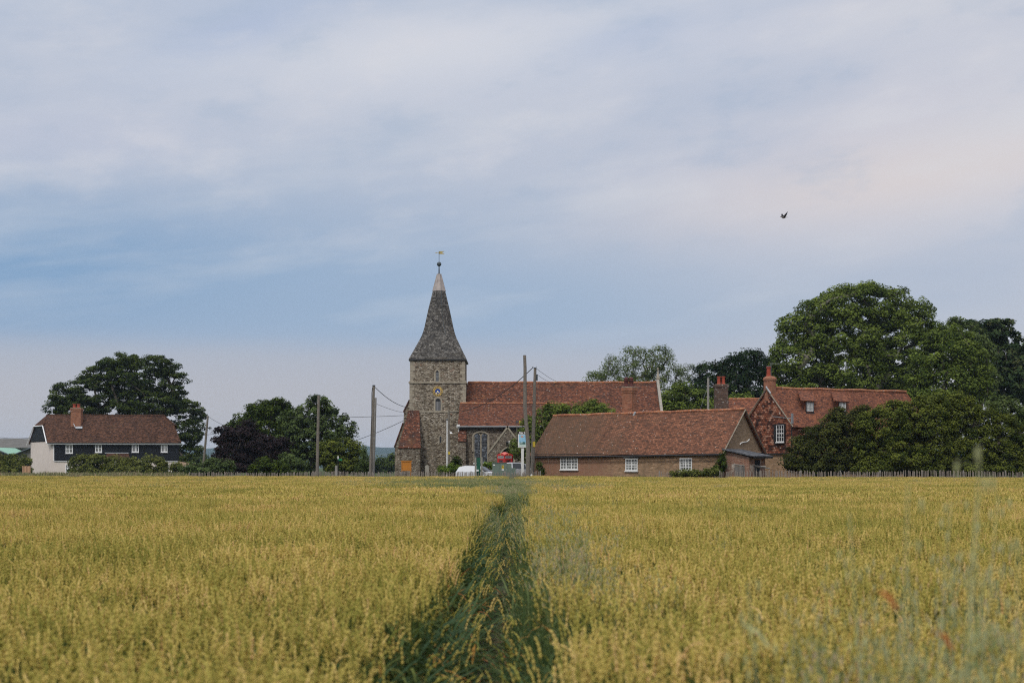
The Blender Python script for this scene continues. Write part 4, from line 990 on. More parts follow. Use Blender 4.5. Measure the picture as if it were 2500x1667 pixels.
pole('slender leaning pole just right of the black weatherboarded house', (507.5, 1015), (495.5, 1150), 150, .10, .14, 'pole', group=PG)
pole('bare pole standing in front of the bushy green tree left of the church', (778, 965), (774.5, 1153), 114, .10, .135, 'pole', group=PG)
C_A, _ = pole('tall dark pole with cables running down it, left of the church', (912.6, 942), (905, 1155), 116, .10, .15, 'pole', extra=box_clip, group=PG)
pole('shorter paler pole touching the right side of a taller one, left of the church', (917, 971), (911, 1155), 116.8, .085, .14, 'pole_pale', group=PG)
pole('tallest crooked pole passing in front of the pub sign', (1280.8, 867), (1288, 1156), 108.5, .115, .17, 'pole', bend=((.3, 3.2), (.52, -1.2), (.6, -2.2), (.75, -1.0), (.9, .3)), group=PG)
E_A, _ = pole('straight pole with bracket and yellow plate at the left end of the long outbuilding', (1306.5, 898), (1300, 1146), 110.5, .105, .165, 'pole', extra=crossbits, group=PG)
pole('distant pale pole rising behind the ridge of the long outbuilding', (1729, 922), (1728, 1150), 131, .10, .13, 'pole_pale', extra=hook, group=PG)

def wire(label, A, B_, sag, rad=.016, mat='wire'):
    A, B_ = Vector(A), Vector(B_); P = [A + (B_ - A) * t - ZUP * sag * 4 * t * (1 - t) for t in np.linspace(0, 1, 17)]
    b = MB(); b.tube(P, rad, 5); o = b.build('overhead_wire', M[mat]); tag(o, label, 'cable', 'overhead cables')
T = TD
wire('thick cable sagging from the top of the tall dark pole to the church tower', C_A + Vector((.1, 0, -.1)), at(1000, 995, T - .1), .35, .026)
wire('thin cable from below the top of the tall dark pole to the tower side', at(920, 986, 116), at(999, 1009, T - .1), .12, .015)
wire('near level cable crossing behind the poles to the church west buttress', at(700, 1018, 142), at(985, 1014, T + 1.1), .1, .02)
wire('cable rising from the garden tree to the church west buttress', at(862, 1077, 132), at(986, 1026, T + 1.1), .1, .024)
wire('thick cable from the bracketed pole sagging across the church roof to the tower', E_A + Vector((-.2, 0, 0)), at(1098, 1006, T - .2), .9, .03)
wire('upper thin cable leaving the bracketed pole towards the nave ridge', E_A + Vector((.1, 0, -.05)), at(1372, 937, 146), .12, .014)
wire('lower thin cable leaving the bracketed pole towards the nave ridge', E_A + Vector((.15, 0, -.5)), at(1356, 937, 146), .12, .014)
wire('cable from the slender leaning pole down to the purple leaved tree', at(509, 1017, 150), at(560, 1043, 145), .1, .018)
wire('level cable behind the slender leaning pole above the far hills', at(455, 1062, 152), at(540, 1055, 146), .15, .018)
wire('cable running in from the left edge to the cream gable end', at(-40, 1060, 190), at(77, 1068, 189), .3, .026)
wire('thin stay wire slanting down from the bracketed pole past the long roof', at(1311, 935, 110.5), at(1344, 1158, 107.5), .0, .007, 'pole')
wire('stay wire slanting left from the distant pale pole', at(1727, 945, 131), at(1708, 1004, 131), .0, .014, 'gutter')
# ------------------------------------------------------------------ cars
def car(label, px, D, ang, L, Wd, Ht, paint, van=0.0, roofbars=False):
    """stations along the length; front towards +x of the car"""
    s = thing('parked_car', label, 'car', (xat(px, D), D, G)); ca, sa = math.cos(ang), math.sin(ang); o = Vector((xat(px, D), D, G))
    def T(x, y, z): return o + Vector((ca * x - sa * y, sa * x + ca * y, z))
    hl, hw = L / 2, Wd / 2; k = Ht / 1.5
    #  x, sill z, belt z, roof z, half width at belt, half width at roof
    st = [(-hl, .45, .72, .74, .72, .55), (-hl + .05, .28, .90, .94, .88, .66), (-hl + .28, .2, .97, 1.18 + van, .96, .66), (-hl + .75, .2, .97, 1.42 + van * .4, 1, .68), (-.3 * hl, .2, .96, 1.49, 1, .69),
          (.08 * hl, .2, .95, 1.48, 1, .68), (.25 * hl, .2, .94, 1.40, 1, .66), (.58 * hl, .2, .94, .98, .98, .70), (.78 * hl, .2, .88, .92, .96, .70), (.93 * hl, .22, .76, .80, .90, .62), (hl, .3, .62, .64, .78, .5)]
    V, Fc = [], []; n = 10
    for x, zs_, zb_, zr_, wb_, wr_ in st:
        zs_, zb_, zr_ = zs_, zb_ * k, zr_ * k
        for y, z in ((-wb_ * .93, zs_), (-wb_, (zs_ + zb_) / 2), (-wb_ * .98, zb_), (-wr_, zr_ - .04), (-wr_ * .6, zr_), (wr_ * .6, zr_), (wr_, zr_ - .04), (wb_ * .98, zb_), (wb_, (zs_ + zb_) / 2), (wb_ * .93, zs_)):
            V.append(T(x, y * hw, z))
    glass = {}
    for i in range(len(st) - 1):
        for j in range(n):
            q = (i * n + j, i * n + (j + 1) % n, (i + 1) * n + (j + 1) % n, (i + 1) * n + j)
            Fc.append(q)
            if j in (2, 6) and (5 if van else 2) <= i <= 6: glass.setdefault('side_window', []).append(q)
            if j in (3, 4, 5) and i == 6: glass.setdefault('windscreen', []).append(q)
            if j in (3, 4, 5) and i == 1 and not van: glass.setdefault('rear_window', []).append(q)
    Fc += [tuple(range(n))[::-1], tuple(range((len(st) - 1) * n, len(st) * n))]
    b = MB(); b.add(V, Fc); body = b.build('body', M[paint], s, smooth=False, bevel=.02)
    for nm, qs in glass.items():
        for side in ((0, 1) if nm == 'side_window' else (0,)):
            b = MB(); done = 0
            for q in qs:
                c = sum((V[i] for i in q), Vector()) / 4
                P = [V[i] for i in q]; nn = (P[2] - P[0]).cross(P[3] - P[1]).normalized(); mid = T(0, 0, .8)
                if nn.dot(c - mid) < 0: nn = -nn
                if nm == 'side_window' and ((c - o).dot(Vector((-sa, ca, 0))) > 0) != bool(side): continue
                if nm == 'side_window': P = [c + (p - c) * .86 for p in P]
                else: P = [c + (p - c) * Vector((1, 1, 1)).x * .97 for p in P]
                b.poly([p + nn * .022 for p in P])
            b.build(nm, M['car_glass'], s)
    for x in (-hl * .62, hl * .64):
        for sy in (-1, 1):
            b = MB(); c = T(x, sy * hw * .98, .32); ax = Vector((-sa, ca, 0)) * sy
            b.tube([c - ax * .22, c - ax * .02, c], [.32, .32, .27], 16); wh = b.build('wheel', M['tyre'], s)
            b = MB(); b.tube([c + ax * .001, c + ax * .015], [.2, .18], 12); b.build('rim', M['rim'], wh)
    for sy in (-1, 1):
        b = MB(); b.lathe(T(.42 * hl, sy * (hw + .10), .98 * k), [(.02, -.08), (.10, -.05), (.11, .04), (.03, .09)], 8); b.build('mirror', M[paint], s)
        b = MB(); b.obox(T(hl * .95, sy * hw * .68 - .12, .62 * k), T(1, 0, 0) - T(0, 0, 0), T(0, 1, 0) - T(0, 0, 0), ZUP, .08, .24, .12); b.build('headlight', M['opal'], s)
    return s
car('white van like car parked by the green door, its roof above the paling fence', 1167, 117.5, R(-20), 3.5, 1.6, 1.38, 'car_white', .22)
car('silver car parked behind the green cabinet in front of the red telephone box', 1264, 119, R(12), 4.3, 1.8, 1.66, 'car_silver')
car('silver car half hidden by the verge beside the black house', 479, 168, R(5), 4.0, 1.7, 1.45, 'car_silver')

# ------------------------------------------------------------------ red telephone box, seen corner on
def kiosk():
    D = 122; px = 1232.5; s = thing('telephone_box', 'red telephone box with domed roof in front of the church porch', 'telephone box', (xat(px, D), D, G))
    ang = R(43); ca, sa = math.cos(ang), math.sin(ang); c = Vector((xat(px, D), D, G)); w_ = .92; top = zat(1102, D) - G
    u = Vector((ca, sa, 0)); v = Vector((-sa, ca, 0))
    hb = top - .30
    b = MB(); b.obox(c - u * w_ / 2 - v * w_ / 2, u, v, ZUP, w_, w_, .12)
    for a_ in (-1, 1):
        for e_ in (-1, 1):
            b.obox(c + u * (a_ * (w_ / 2 - .06) - .055) + v * (e_ * (w_ / 2 - .06) - .055) + ZUP * .121, u, v, ZUP, .11, .11, hb - .121)
    b.build('frame', M['kiosk_red'], s)
    for (d, r) in ((-v, u), (u, v), (v, -u), (-u, -v)):
        o = c + d * (w_ / 2 - .045) - r * (w_ / 2 - .117)
        iw = w_ - .234
        b = MB(); z0, z1 = .20, hb - .42
        b.obox(o + ZUP * .125, r, ZUP, d, iw, .2, .03); b.obox(o + ZUP * z1, r, ZUP, d, iw, .16, .03)
        b.obox(o + ZUP * .326, r, ZUP, d, .07, z1 - .327, .03); b.obox(o + r * (iw - .07) + ZUP * .326, r, ZUP, d, .07, z1 - .327, .03)
        for i in range(1, 8): b.obox(o + r * .071 + ZUP * (.326 + (z1 - .326) * i / 8 - .01), r, ZUP, d, iw - .142, .02, .026)
        for x in (.19, .81): b.obox(o + r * (.07 + (iw - .14) * x - .01) + ZUP * .327, r, ZUP, d, .018, z1 - .329, .024)
        dr = b.build('door' if d == -v else 'glazed_side', M['kiosk_red'], s)
        b = MB(); b.obox(o + r * .05 + ZUP * .30, r, ZUP, d, iw - .1, z1 - .29, .012); b.build('pane', M['glass_dark'], dr)
        b = MB(); b.obox(c + d * (w_ / 2 - .004) - r * (w_ / 2 - .10) + ZUP * (hb - .25), r, ZUP, d, w_ - .2, .15, .02); sg = b.build('name_strip', M['opal'], s)
        text('TELEPHONE', .125, c + d * (w_ / 2 + .018) + ZUP * (hb - .175), r, ZUP, M['black'], 'lettering', sg, font_bold=.003)
        # segmental pediment
        b = MB(); R1 = w_ / 2 + .05; pts = []
        for i in range(13):
            t = -1 + 2 * i / 12; pts.append(c + r * R1 * t + d * (w_ / 2 + .02) + ZUP * (hb - .02 + .17 * (1 - t * t)))
        base = [c - r * R1 + d * (w_ / 2 + .02) + ZUP * (hb - .07), c + r * R1 + d * (w_ / 2 + .02) + ZUP * (hb - .07)]
        b.prism([base[0]] + pts + [base[1]], -d * .055); b.build('pediment', M['kiosk_red'], s)
        b = MB(); b.lathe(c + d * (w_ / 2 + .03) + ZUP * (hb + .04), [(.045, -.04), (.055, 0), (.03, .035)], 8); b.build('crown', M['gold'], s)
    # domed roof: grid whose edges follow the four arcs
    b = MB(); n = 12; V = []
    for i in range(n + 1):
        for j in range(n + 1):
            x, y = -1 + 2 * i / n, -1 + 2 * j / n
            z = .16 * max(1 - x * x, 0) * .55 + .16 * max(1 - y * y, 0) * .55 + .13 * (1 - x * x) * (1 - y * y)
            V.append(c + u * x * (w_ / 2 - .03) + v * y * (w_ / 2 - .03) + ZUP * (hb - .04 + z))
    b.add(V, [(i * (n + 1) + j, (i + 1) * (n + 1) + j, (i + 1) * (n + 1) + j + 1, i * (n + 1) + j + 1) for i in range(n) for j in range(n)]); b.build('roof', M['kiosk_roof'], s, smooth=True)
kiosk()

# ------------------------------------------------------------------ pub sign
def pub_sign():
    D = 113.5; s = thing('pub_sign', 'painted inn sign on a white post, pale blue picture under white lettering', 'sign', (xat(1275, D), D, G))
    k = D / F; X_ = lambda p: xat(p, D); Z_ = lambda p: zat(p, D)
    b = MB(); b.obox((X_(1272.5), D, G), (1, 0, 0), (0, 1, 0), ZUP, 6.5 * k, .2, Z_(1093.4) - G); b.build('post', M['white'], s)
    x0, x1, z0, z1 = X_(1264), X_(1291), Z_(1093), Z_(1059.5)
    b = MB(); b.box((x0, D - .02, z0), (x1, D + .07, Z_(1053.5))); bd = b.build('board', M['board_brown'], s)
    b = MB(); b.box((x0 + .02, D - .036, z0 + .03), (x1 - .02, D - .022, z1)); fr = b.build('picture_frame', M['white'], bd)
    a0, a1, c0, c1 = x0 + .09, x1 - .09, z0 + .10, z1 - .05
    y = D - .04
    b = MB(); b.box((a0, y - .002, c0), (a1, y + .002, c1)); pc = b.build('picture', M['sign_blue'], bd)
    b = MB(); P = [(a0, y - .003, c0), (a1, y - .003, c0)] + [(a1 + (a0 - a1) * i / 10, y - .003, c0 + .34 + .04 * math.sin(i * 1.3)) for i in range(11)]; b.prism(P, (0, -.003, 0)); b.build('painted_field', M['sign_pale'], pc)
    b = MB()
    for i in range(3):
        xx = a0 + .09 + i * .06; b.prism([(xx - .025, y - .0065, c0 + .16), (xx + .025, y - .0065, c0 + .16), (xx, y - .0065, c0 + (.52, .42, .36)[i])], (0, -.003, 0))
    b.box((a0 + .26, y - .0095, c0 + .18), (a0 + .52, y - .0065, c0 + .28)); b.prism([(a0 + .25, y - .0065, c0 + .281), (a0 + .53, y - .0065, c0 + .281), (a0 + .47, y - .0065, c0 + .37), (a0 + .31, y - .0065, c0 + .37)], (0, -.003, 0)); b.build('painted_trees', M['sign_green'], pc)
    b = MB(); cx_, cz_ = (a0 + a1) / 2 - .09, c1 - .14
    P = []
    for i in range(16): t = math.pi * 2 * i / 16 + .2; r_ = .13 if i % 2 == 0 else .06; P.append((cx_ + r_ * math.cos(t) * 1.2, y - .0035, cz_ + r_ * .7 * math.sin(t)))
    b.prism(P, (0, -.003, 0)); b.build('painted_star', M['sign_orange'], pc)
    text('Star Inn', .215, ((x0 + x1) / 2, D - .028, (Z_(1059) + Z_(1053.5)) / 2 + .01), (1, 0, 0), ZUP, M['white_new'], 'lettering', bd, font_bold=.006)
pub_sign()

# ------------------------------------------------------------------ roadside things
def roadside():
    D = 112.0
    s = thing('utility_cabinet', 'green metal utility cabinet with yellow warning plate', 'cabinet', (xat(1222, D), D, G))
    b = MB(); b.box((xat(1202, D), D, G), (xat(1219, D) - .004, D + .7, zat(1130, D))); b.box((xat(1219, D) + .004, D - .01, G), (xat(1237, D), D + .7, zat(1130, D))); b.box((xat(1201, D) , D - .05, zat(1130, D) + .002), (xat(1237.5, D), D + .75, zat(1128.4, D))); b.box((xat(1237.6, D), D + .05, G), (xat(1249, D), D + .6, zat(1131.5, D))); b.box((xat(1249.3, D), D + .1, G), (xat(1259, D), D + .5, zat(1142, D))); b.build('casing', M['cabinet'], s, bevel=.01)
    x, z = xat(1227.5, D), zat(1140, D); pl = MB(); pl.box((x - .085, D - .03, z - .12), (x + .085, D - .014, z + .14)); p = pl.build('warning_plate', M['yellow'], s)
    b = MB(); b.prism([(x - .06, D - .032, z), (x + .06, D - .032, z), (x, D - .032, z + .11)], (0, -.003, 0)); b.build('warning_triangle', M['black'], p)
    b = MB(); b.box((x - .08, D - .026, z - .27), (x - .01, D - .014, z - .14)); b.box((x + .01, D - .026, z - .27), (x + .08, D - .014, z - .14)); b.build('label', M['white_new'], s)
    b = MB(); b.box((xat(1204, D), D - .02, zat(1136, D)), (xat(1208.5, D), D - .002, zat(1133.5, D))); b.build('label', M['white_new'], s)
    # green panel between two concrete posts
    D = 113.2; s = thing('green_gate', 'dark green boarded panel hung between two concrete posts', 'gate', (xat(1168, D), D, G))
    b = MB(); b.box((xat(1163.2, D), D, G + .25), (xat(1173, D), D + .06, zat(1117, D))); b.build('panel', M['door_green'], s)
    for p0, p1, yt in ((1158.8, 1162.8, 1116), (1173.6, 1178, 1115.5)): b = MB(); b.box((xat(p0, D), D - .06, G), (xat(p1, D), D + .1, zat(yt, D))); b.build('post', M['conc'], s, bevel=.015)
    b = MB(); b.box((xat(1163, D), D - .3, zat(1150, D)), (xat(1169, D), D - .1, zat(1146, D))); tag(b.build('white_bin', M['white']), 'small white box at the foot of the green panel', 'box')
    # flagpole and lamp pole in front of the tower
    D = 130; s = thing('flagpole', 'white flagpole in front of the church tower', 'flagpole', (xat(1091.3, D), D, G))
    b = MB(); b.tube([(xat(1091.3, D), D, G), (xat(1091.5, D), D, zat(1026, D))], [.06, .045], 10); b.build('shaft', M['white_new'], s)
    b = MB(); b.lathe((xat(1091.5, D), D, zat(1026, D)), [(.02, 0), (.075, .05), (.075, .10), (.02, .16)], 10); b.build('finial', M['iron'], s)
    D = 126; s = thing('lamp_pole', 'slim grey timber pole with a small white shaded lamp beside the white flagpole', 'street lamp', (xat(1096, D), D, G))
    b = MB(); b.tube([(xat(1096, D), D, G), (xat(1095.5, D), D, zat(1001, D))], [.10, .085], 8); b.build('shaft', M['pole'], s)
    x, z = xat(1101.5, D), zat(1058, D); b = MB(); b.lathe((x, D - .1, z), [(.13, 0), (.11, .04), (.05, .09), (.03, .14)], 12); b.tube([(x, D - .1, z + .12), (xat(1096, D), D - .02, z + .2)], .02, 5); b.build('lamp_shade', M['white_new'], s)
    b = MB(); b.box((xat(1094.6, D), D - .13, zat(1109, D)), (xat(1098.6, D), D - .115, zat(1102.5, D))); b.build('warning_plate', M['yellow'], s)
    # thin post with floodlight by the porch
    D = 124; s = thing('floodlight_post', 'thin post with a small floodlight at the right of the church porch', 'lamp post', (xat(1262, D), D, G))
    b = MB(); b.tube([(xat(1262, D), D, G), (xat(1262, D), D, zat(1030, D))], .035, 6); b.build('shaft', M['pole'], s)
    b = MB(); b.box((xat(1260, D), D - .1, zat(1031, D)), (xat(1266, D), D + .1, zat(1027, D))); b.box((xat(1267.5, D), D - .12, zat(1032.5, D)), (xat(1272, D), D - .02, zat(1027, D)), 1); b.build('floodlight', [M['iron'], M['yellow']], s)
    # notice board against the big buttress
    D = 133; s = thing('notice_board', 'closed orange varnished notice board in front of the tower buttress', 'notice board', (xat(992, D), D, G))
    x0, x1, z0, z1 = xat(981.5, D), xat(1003, D), zat(1149, D), zat(1126, D)
    b = MB(); b.box((x0, D, z0), (x1, D + .12, z1)); b.build('door_panel', M['orange_wood'], s)
    b = MB()
    for xx in (x0 - .05, x1 - .03): b.box((xx, D - .03, G), (xx + .08, D - .002, z1))
    b.box((x0 - .12, D - .06, z1 + .002), (x1 + .12, D + .2, z1 + .07)); b.build('frame', M['orange_wood'], s)
    D = 129; x = xat(1042.5, D); s = MB(); P = [(x - .17, D, G), (x - .17, D, zat(1139, D))] + [(x + .17 * math.cos(t), D, zat(1139, D) + .17 * math.sin(t)) for t in np.linspace(math.pi, 0, 9)] + [(x + .17, D, G)]
    s.prism(P, (0, .12, 0)); tag(s.build('headstone', M['limewash'], bevel=.01), 'single pale round topped headstone at the foot of the church tower', 'headstone')
    # footpath fingerpost
    D = 112.5; s = thing('footpath_sign', 'white topped footpath post with a green finger board', 'sign', (xat(826, D), D, G))
    x = xat(825.5, D); b = MB(); b.tube([(x, D, G), (x, D, zat(1120, D))], .03, 6); b.build('post', M['black'], s); b = MB(); b.tube([(x, D, zat(1120, D) + .002), (x, D, zat(1113, D))], .045, 6); b.build('post_top', M['white_new'], s)
    b = MB(); z = zat(1122, D); b.prism([(x + .04, D, z - .075), (x + .04, D, z + .075), (x + .27, D, z + .075), (x + .34, D, z), (x + .27, D, z - .075)], (0, .03, 0)); fb = b.build('finger_board', M['finger_green'], s)
    # stubby timber posts by the footpath
    for i, (p, yt, lab) in enumerate(((820.8, 1136, 'short square timber post just left of the footpath sign'),)):
        b = MB(); b.box((xat(p, D) - .09, D, G), (xat(p, D) + .09, D + .18, zat(yt, D))); tag(b.build('gate_post', M['pole_pale']), lab, 'post')
    # white cap on the fence line right of the crooked pole
    D = 108.8; x = xat(1297, D); b = MB(); b.lathe((x, D, G - .1), [(.05, 0), (.05, .55), (.10, .58), (.12, .68), (.09, .78), (.02, .82)], 10); tag(b.build('marker_post', M['white'], None), 'small white capped marker on the verge right of the crooked pole', 'marker')
    # old board fence by the slate lean-to
    def gp(px, D): return Vector((xat(px, D), D, 0))
    A, B_ = gp(1793, 100.6), gp(1881, 102.4); u = (B_ - A).normalized(); n = Vector((u.y, -u.x, 0)); b = MB()
    L_ = (B_ - A).length; s = thing('board_fence', 'low weathered board fence with a pole rail by the slate lean-to', 'fence', (A.x, A.y, G))
    for i in range(int(L_ * .62 / .13)): b.obox(A + u * i * .13 + ZUP * G, u, n, ZUP, .12, .025, zat(1137, 101) - G + .04 * math.sin(i * 2.1))
    b.build('boards', M['wood_grey'], s)
    b = MB(); b.tube([Vector((A.x, A.y, zat(1133.5, 101))) - n * .08, Vector((B_.x, B_.y, zat(1143, 102))) - n * .08], .05, 6); b.tube([Vector((xat(1830, 101.6), 101.5, zat(1135.5, 101.5))) , Vector((xat(1869, 101.6), 101.6, zat(1139.5, 101.6)))], .06, 5); b.build('rail', M['pole_pale'], s)
roadside()

# ------------------------------------------------------------------ chestnut paling fence along the far side of the field
def fence(label, spans, seed):
    r_ = random.Random(seed); A = spans[0]; s = thing('paling_fence', label, 'fence', (xat(A[0], A[1]), A[1], 0.1), 'paling fences at the far edge of the wheat')
    b = MB(); w_ = MB()
    for (pxa, Da, pxb, Db, ya, yb) in spans:
        P0 = Vector((xat(pxa, Da), Da)); P1 = Vector((xat(pxb, Db), Db)); n = int((P1 - P0).length / .105)
        for i in range(n):
            if r_.random() < .05: continue
            t = i / n; p = P0 + (P1 - P0) * t; D = Da + (Db - Da) * t; zt = zat(ya + (yb - ya) * t, D) + r_.uniform(-.08, .04) + .06 * math.sin(i * .05) + .05 * math.sin(i * .013); z0 = ground_z(D, p.x) - .05
            lx, ly = r_.gauss(0, .035), r_.uniform(-.03, .03); hw = r_.uniform(.016, .028)
            B0 = Vector((p.x, p.y, z0)); T0 = Vector((p.x + lx, p.y + ly, zt)); u_ = Vector((hw, 0, 0)); d_ = Vector((0, .02, 0))
            b.add([B0 - u_, B0 + u_, B0 + u_ + d_, B0 - u_ + d_, T0 - u_ - ZUP * .05, T0 + u_ - ZUP * .05, T0 + u_ + d_ - ZUP * .05, T0 - u_ + d_ - ZUP * .05, T0 + d_ * .5], [(0, 1, 5, 4), (1, 2, 6, 5), (2, 3, 7, 6), (3, 0, 4, 7), (4, 5, 8), (5, 6, 8), (6, 7, 8), (7, 4, 8)])
        m_ = max(1, int((P1 - P0).length / 2.6))
        zz = lambda t, k: zat(ya + (yb - ya) * t, Da + (Db - Da) * t) - k
        for k in (.18, .55, .85):
            w_.tube([(P0.x + (P1.x - P0.x) * i / m_, P0.y + (P1.y - P0.y) * i / m_ + .03, zz(i / m_, k) + .02 * math.sin(i * 2)) for i in range(m_ + 1)], .006, 3)
        for i in range(m_ + 1):
            t = i / m_; p = P0 + (P1 - P0) * t; q = MB(); z1 = zz(t, -.06)
            q.tube([(p.x, p.y + .09, G * .2), (p.x + r_.uniform(-.04, .04), p.y + .09, z1)], .04, 6); q.build('post', M['pole_pale'], s)
    b.build('pales', M['paling'], s); w_.build('wire', M['wire'], s)
fence('long grey chestnut paling fence from the black house to the barn', [(462, 124, 900, 112, 1153.5, 1152.5), (900, 112, 1320, 108.6, 1152.5, 1151)], 3)
fence('broken stretch of paling half lost in weeds before the long outbuilding', [(1610, 99.9, 1745, 99.6, 1151.5, 1150)], 5)
fence('grey chestnut paling fence running right from the lean-to under the big bushes', [(1757, 99.7, 2150, 100.3, 1150, 1150), (2150, 100.3, 2660, 100.3, 1150, 1149.5)], 8)

# ------------------------------------------------------------------ pigeon
def bird():
    D = 55; k = D / F; c = at(1913, 530, D)
    def p(dx, dy, dd=0.0): return c + Vector((dx * k, dd, -dy * k))
    s = thing('pigeon', 'dark pigeon flying left with raised wings high in the sky', 'bird', tuple(c))
    # one skinned body: beak, head, breast, tail
    pts = [(-8.6, -.2, .3), (-7.6, -1.1, .7), (-6.2, -.9, 1.25), (-4.6, .2, 1.3), (-2.2, 1.2, 2.1), (.6, 1.6, 2.3), (3.4, 1.0, 1.7), (6.0, .6, 1.0), (8.6, .7, .7), (11.5, .9, .4)]
    b = MB(); V = []; n = 10
    for x, y, r in pts:
        for j in range(n):
            t = 2 * math.pi * j / n; V.append(p(x, y, r * k * math.cos(t) * (1.0 if x < 6 else 1.9)) + Vector((0, 0, r * k * math.sin(t) * (1 if x < 5 else .45))))
    b.add(V, [(i * n + j, i * n + (j + 1) % n, (i + 1) * n + (j + 1) % n, (i + 1) * n + j) for i in range(len(pts) - 1) for j in range(n)] + [tuple(range(n))[::-1], tuple(range((len(pts) - 1) * n, len(pts) * n))]); 
    b.build('body', M['bird'], s, smooth=True)
    far = [(-3.6, .2), (-4.8, -4.2), (-4.2, -7.4), (-2.6, -9.6), (-1.4, -9.2), (-.4, -6.6), (1.6, -4.6), (2.8, -1.2), (1.5, .4)]
    near = [(-.5, .8), (1.0, -4.4), (3.6, -6.8), (8.0, -11.6), (7.4, -8.0), (6.8, -5.0), (5.6, -1.8), (3.8, .8)]
    for pl, d0, d1 in ((far, .03, .14), (near, -.03, -.20)):
        b = MB(); P = [p(x, y, d0 + (d1 - d0) * max(0, -y) / 11) for x, y in pl]; b.prism(P, (0, .008, 0)); b.build('wing', M['bird_wing'], s)
M['bird'] = plain('pigeon_grey', (.13, .115, .105), .8, .2, var=.3, scale=30)
M['bird_wing'] = plain('pigeon_wing', (.028, .03, .034), .8, .2, var=.3, scale=30)
bird()
# ------------------------------------------------------------------ trees and shrubs
M['bark'] = plain('bark', (.085, .072, .058), .95, .1, var=.35, scale=5)
M['bark_pale'] = plain('pale_bark', (.17, .155, .125), .95, .1, var=.3, scale=5)
LF = dict(
 dark=foliage('dark_leaves', (.020, .036, .010), (.085, .115, .025)),
 oak=foliage('holm_oak_leaves', (.018, .034, .008), (.085, .120, .018)),
 purple=foliage('purple_leaves', (.012, .009, .010), (.040, .027, .029), .12),
 mid=foliage('mid_green_leaves', (.036, .058, .019), (.125, .170, .055)),
 airy=foliage('airy_leaves', (.055, .085, .022), (.18, .23, .06), .35),
 ash=foliage('ash_leaves', (.048, .078, .013), (.195, .250, .050), .32),
 conifer=foliage('conifer_needles', (.010, .022, .010), (.032, .055, .020), .1),
 chestnut=foliage('chestnut_leaves', (.018, .036, .014), (.055, .085, .030), .2, (.10, .11, .045)),
 lime=foliage('lime_leaves', (.055, .085, .025), (.14, .18, .060), .3),
 haw=foliage('hawthorn_leaves', (.032, .050, .010), (.175, .200, .036), .28),
 haw_d=foliage('dark_hawthorn_leaves', (.022, .032, .009), (.105, .115, .028), .2),  # darker, browner leaf colour of the leftmost bush
 hedge=foliage('hedge_leaves', (.045, .062, .015), (.19, .205, .052), .28),
 bright=foliage('bright_shrub_leaves', (.060, .110, .015), (.19, .26, .04), .3),
)
def leaf_mesh(name, C, N, size, tint, mat, parent, aspect=.55, per=1):
    """C centres, N normals: one rhombic leaf (or spray) per centre"""
    n = len(C)
    N = N / (np.linalg.norm(N, axis=1, keepdims=True) + 1e-9)
    r = rng.normal(size=(n, 3)); U = np.cross(N, r); U /= (np.linalg.norm(U, axis=1, keepdims=True) + 1e-9); V = np.cross(N, U)
    s = (size * rng.uniform(.6, 1.35, n))[:, None]
    fold = N * s * .16
    P = np.empty((n, 4, 3)); P[:, 0] = C - U * s; P[:, 1] = C + V * s * aspect + fold; P[:, 2] = C + U * s; P[:, 3] = C - V * s * aspect + fold
    base = np.array(world_loc(parent)); P = (P - base).reshape(-1, 3)
    me = bpy.data.meshes.new(name); me.vertices.add(4 * n); me.vertices.foreach_set('co', P.astype(np.float32).ravel())
    me.loops.add(4 * n); me.loops.foreach_set('vertex_index', np.arange(4 * n, dtype=np.int32))
    me.polygons.add(n); me.polygons.foreach_set('loop_start', np.arange(0, 4 * n, 4, dtype=np.int32)); me.polygons.foreach_set('loop_total', np.full(n, 4, dtype=np.int32))
    a_ = me.attributes.new('tint', 'FLOAT', 'POINT'); a_.data.foreach_set('value', np.repeat(np.clip(tint, 0, 1), 4).astype(np.float32))
    me.update(); me.validate(); me.materials.append(mat)
    o = bpy.data.objects.new(name, me); COL.objects.link(o); o.parent = parent
    return o
def crown_clumps(lobes, D, spacing, fill=.35, zmin=.2, depth=1.0):
    """clump centres on and inside a set of lobes given in picture pixels (x, y, rx, ry[, dD]) at distance D"""
    L = []
    for q in lobes:
        px, py, rx, ry = q[:4]; dD = q[4] if len(q) > 4 else 0.0
        d = D + dD; k = d / F
        L.append((np.array([xat(px, d), d, zat(py, d)]), np.array([rx * k, max(rx, ry) * k * .8 * depth, ry * k])))
    C, O = [], []
    for i, (c, r) in enumerate(L):
        area = 4 * math.pi * ((r[0] * r[1]) ** 1.6 / 3 + (r[0] * r[2]) ** 1.6 / 3 + (r[1] * r[2]) ** 1.6 / 3) ** (1 / 1.6)
        n = max(6, int(area / spacing ** 2))
        for shell, cnt in ((1, n), (0, int(n * fill))):
            v = rng.normal(size=(cnt, 3)); v /= np.linalg.norm(v, axis=1, keepdims=True)
            rad = rng.uniform(.80, 1.03, cnt) if shell else rng.uniform(.35, .8, cnt)
            P = c + v * r * rad[:, None]
            for p, o_ in zip(P, v):
                if p[2] < zmin: continue
                inside = any(j != i and np.sum(((p - cj) / rj) ** 2) < .62 for j, (cj, rj) in enumerate(L))
                if inside and rng.random() < .75: continue
                C.append(p); O.append(o_)
    return np.array(C), np.array(O), L
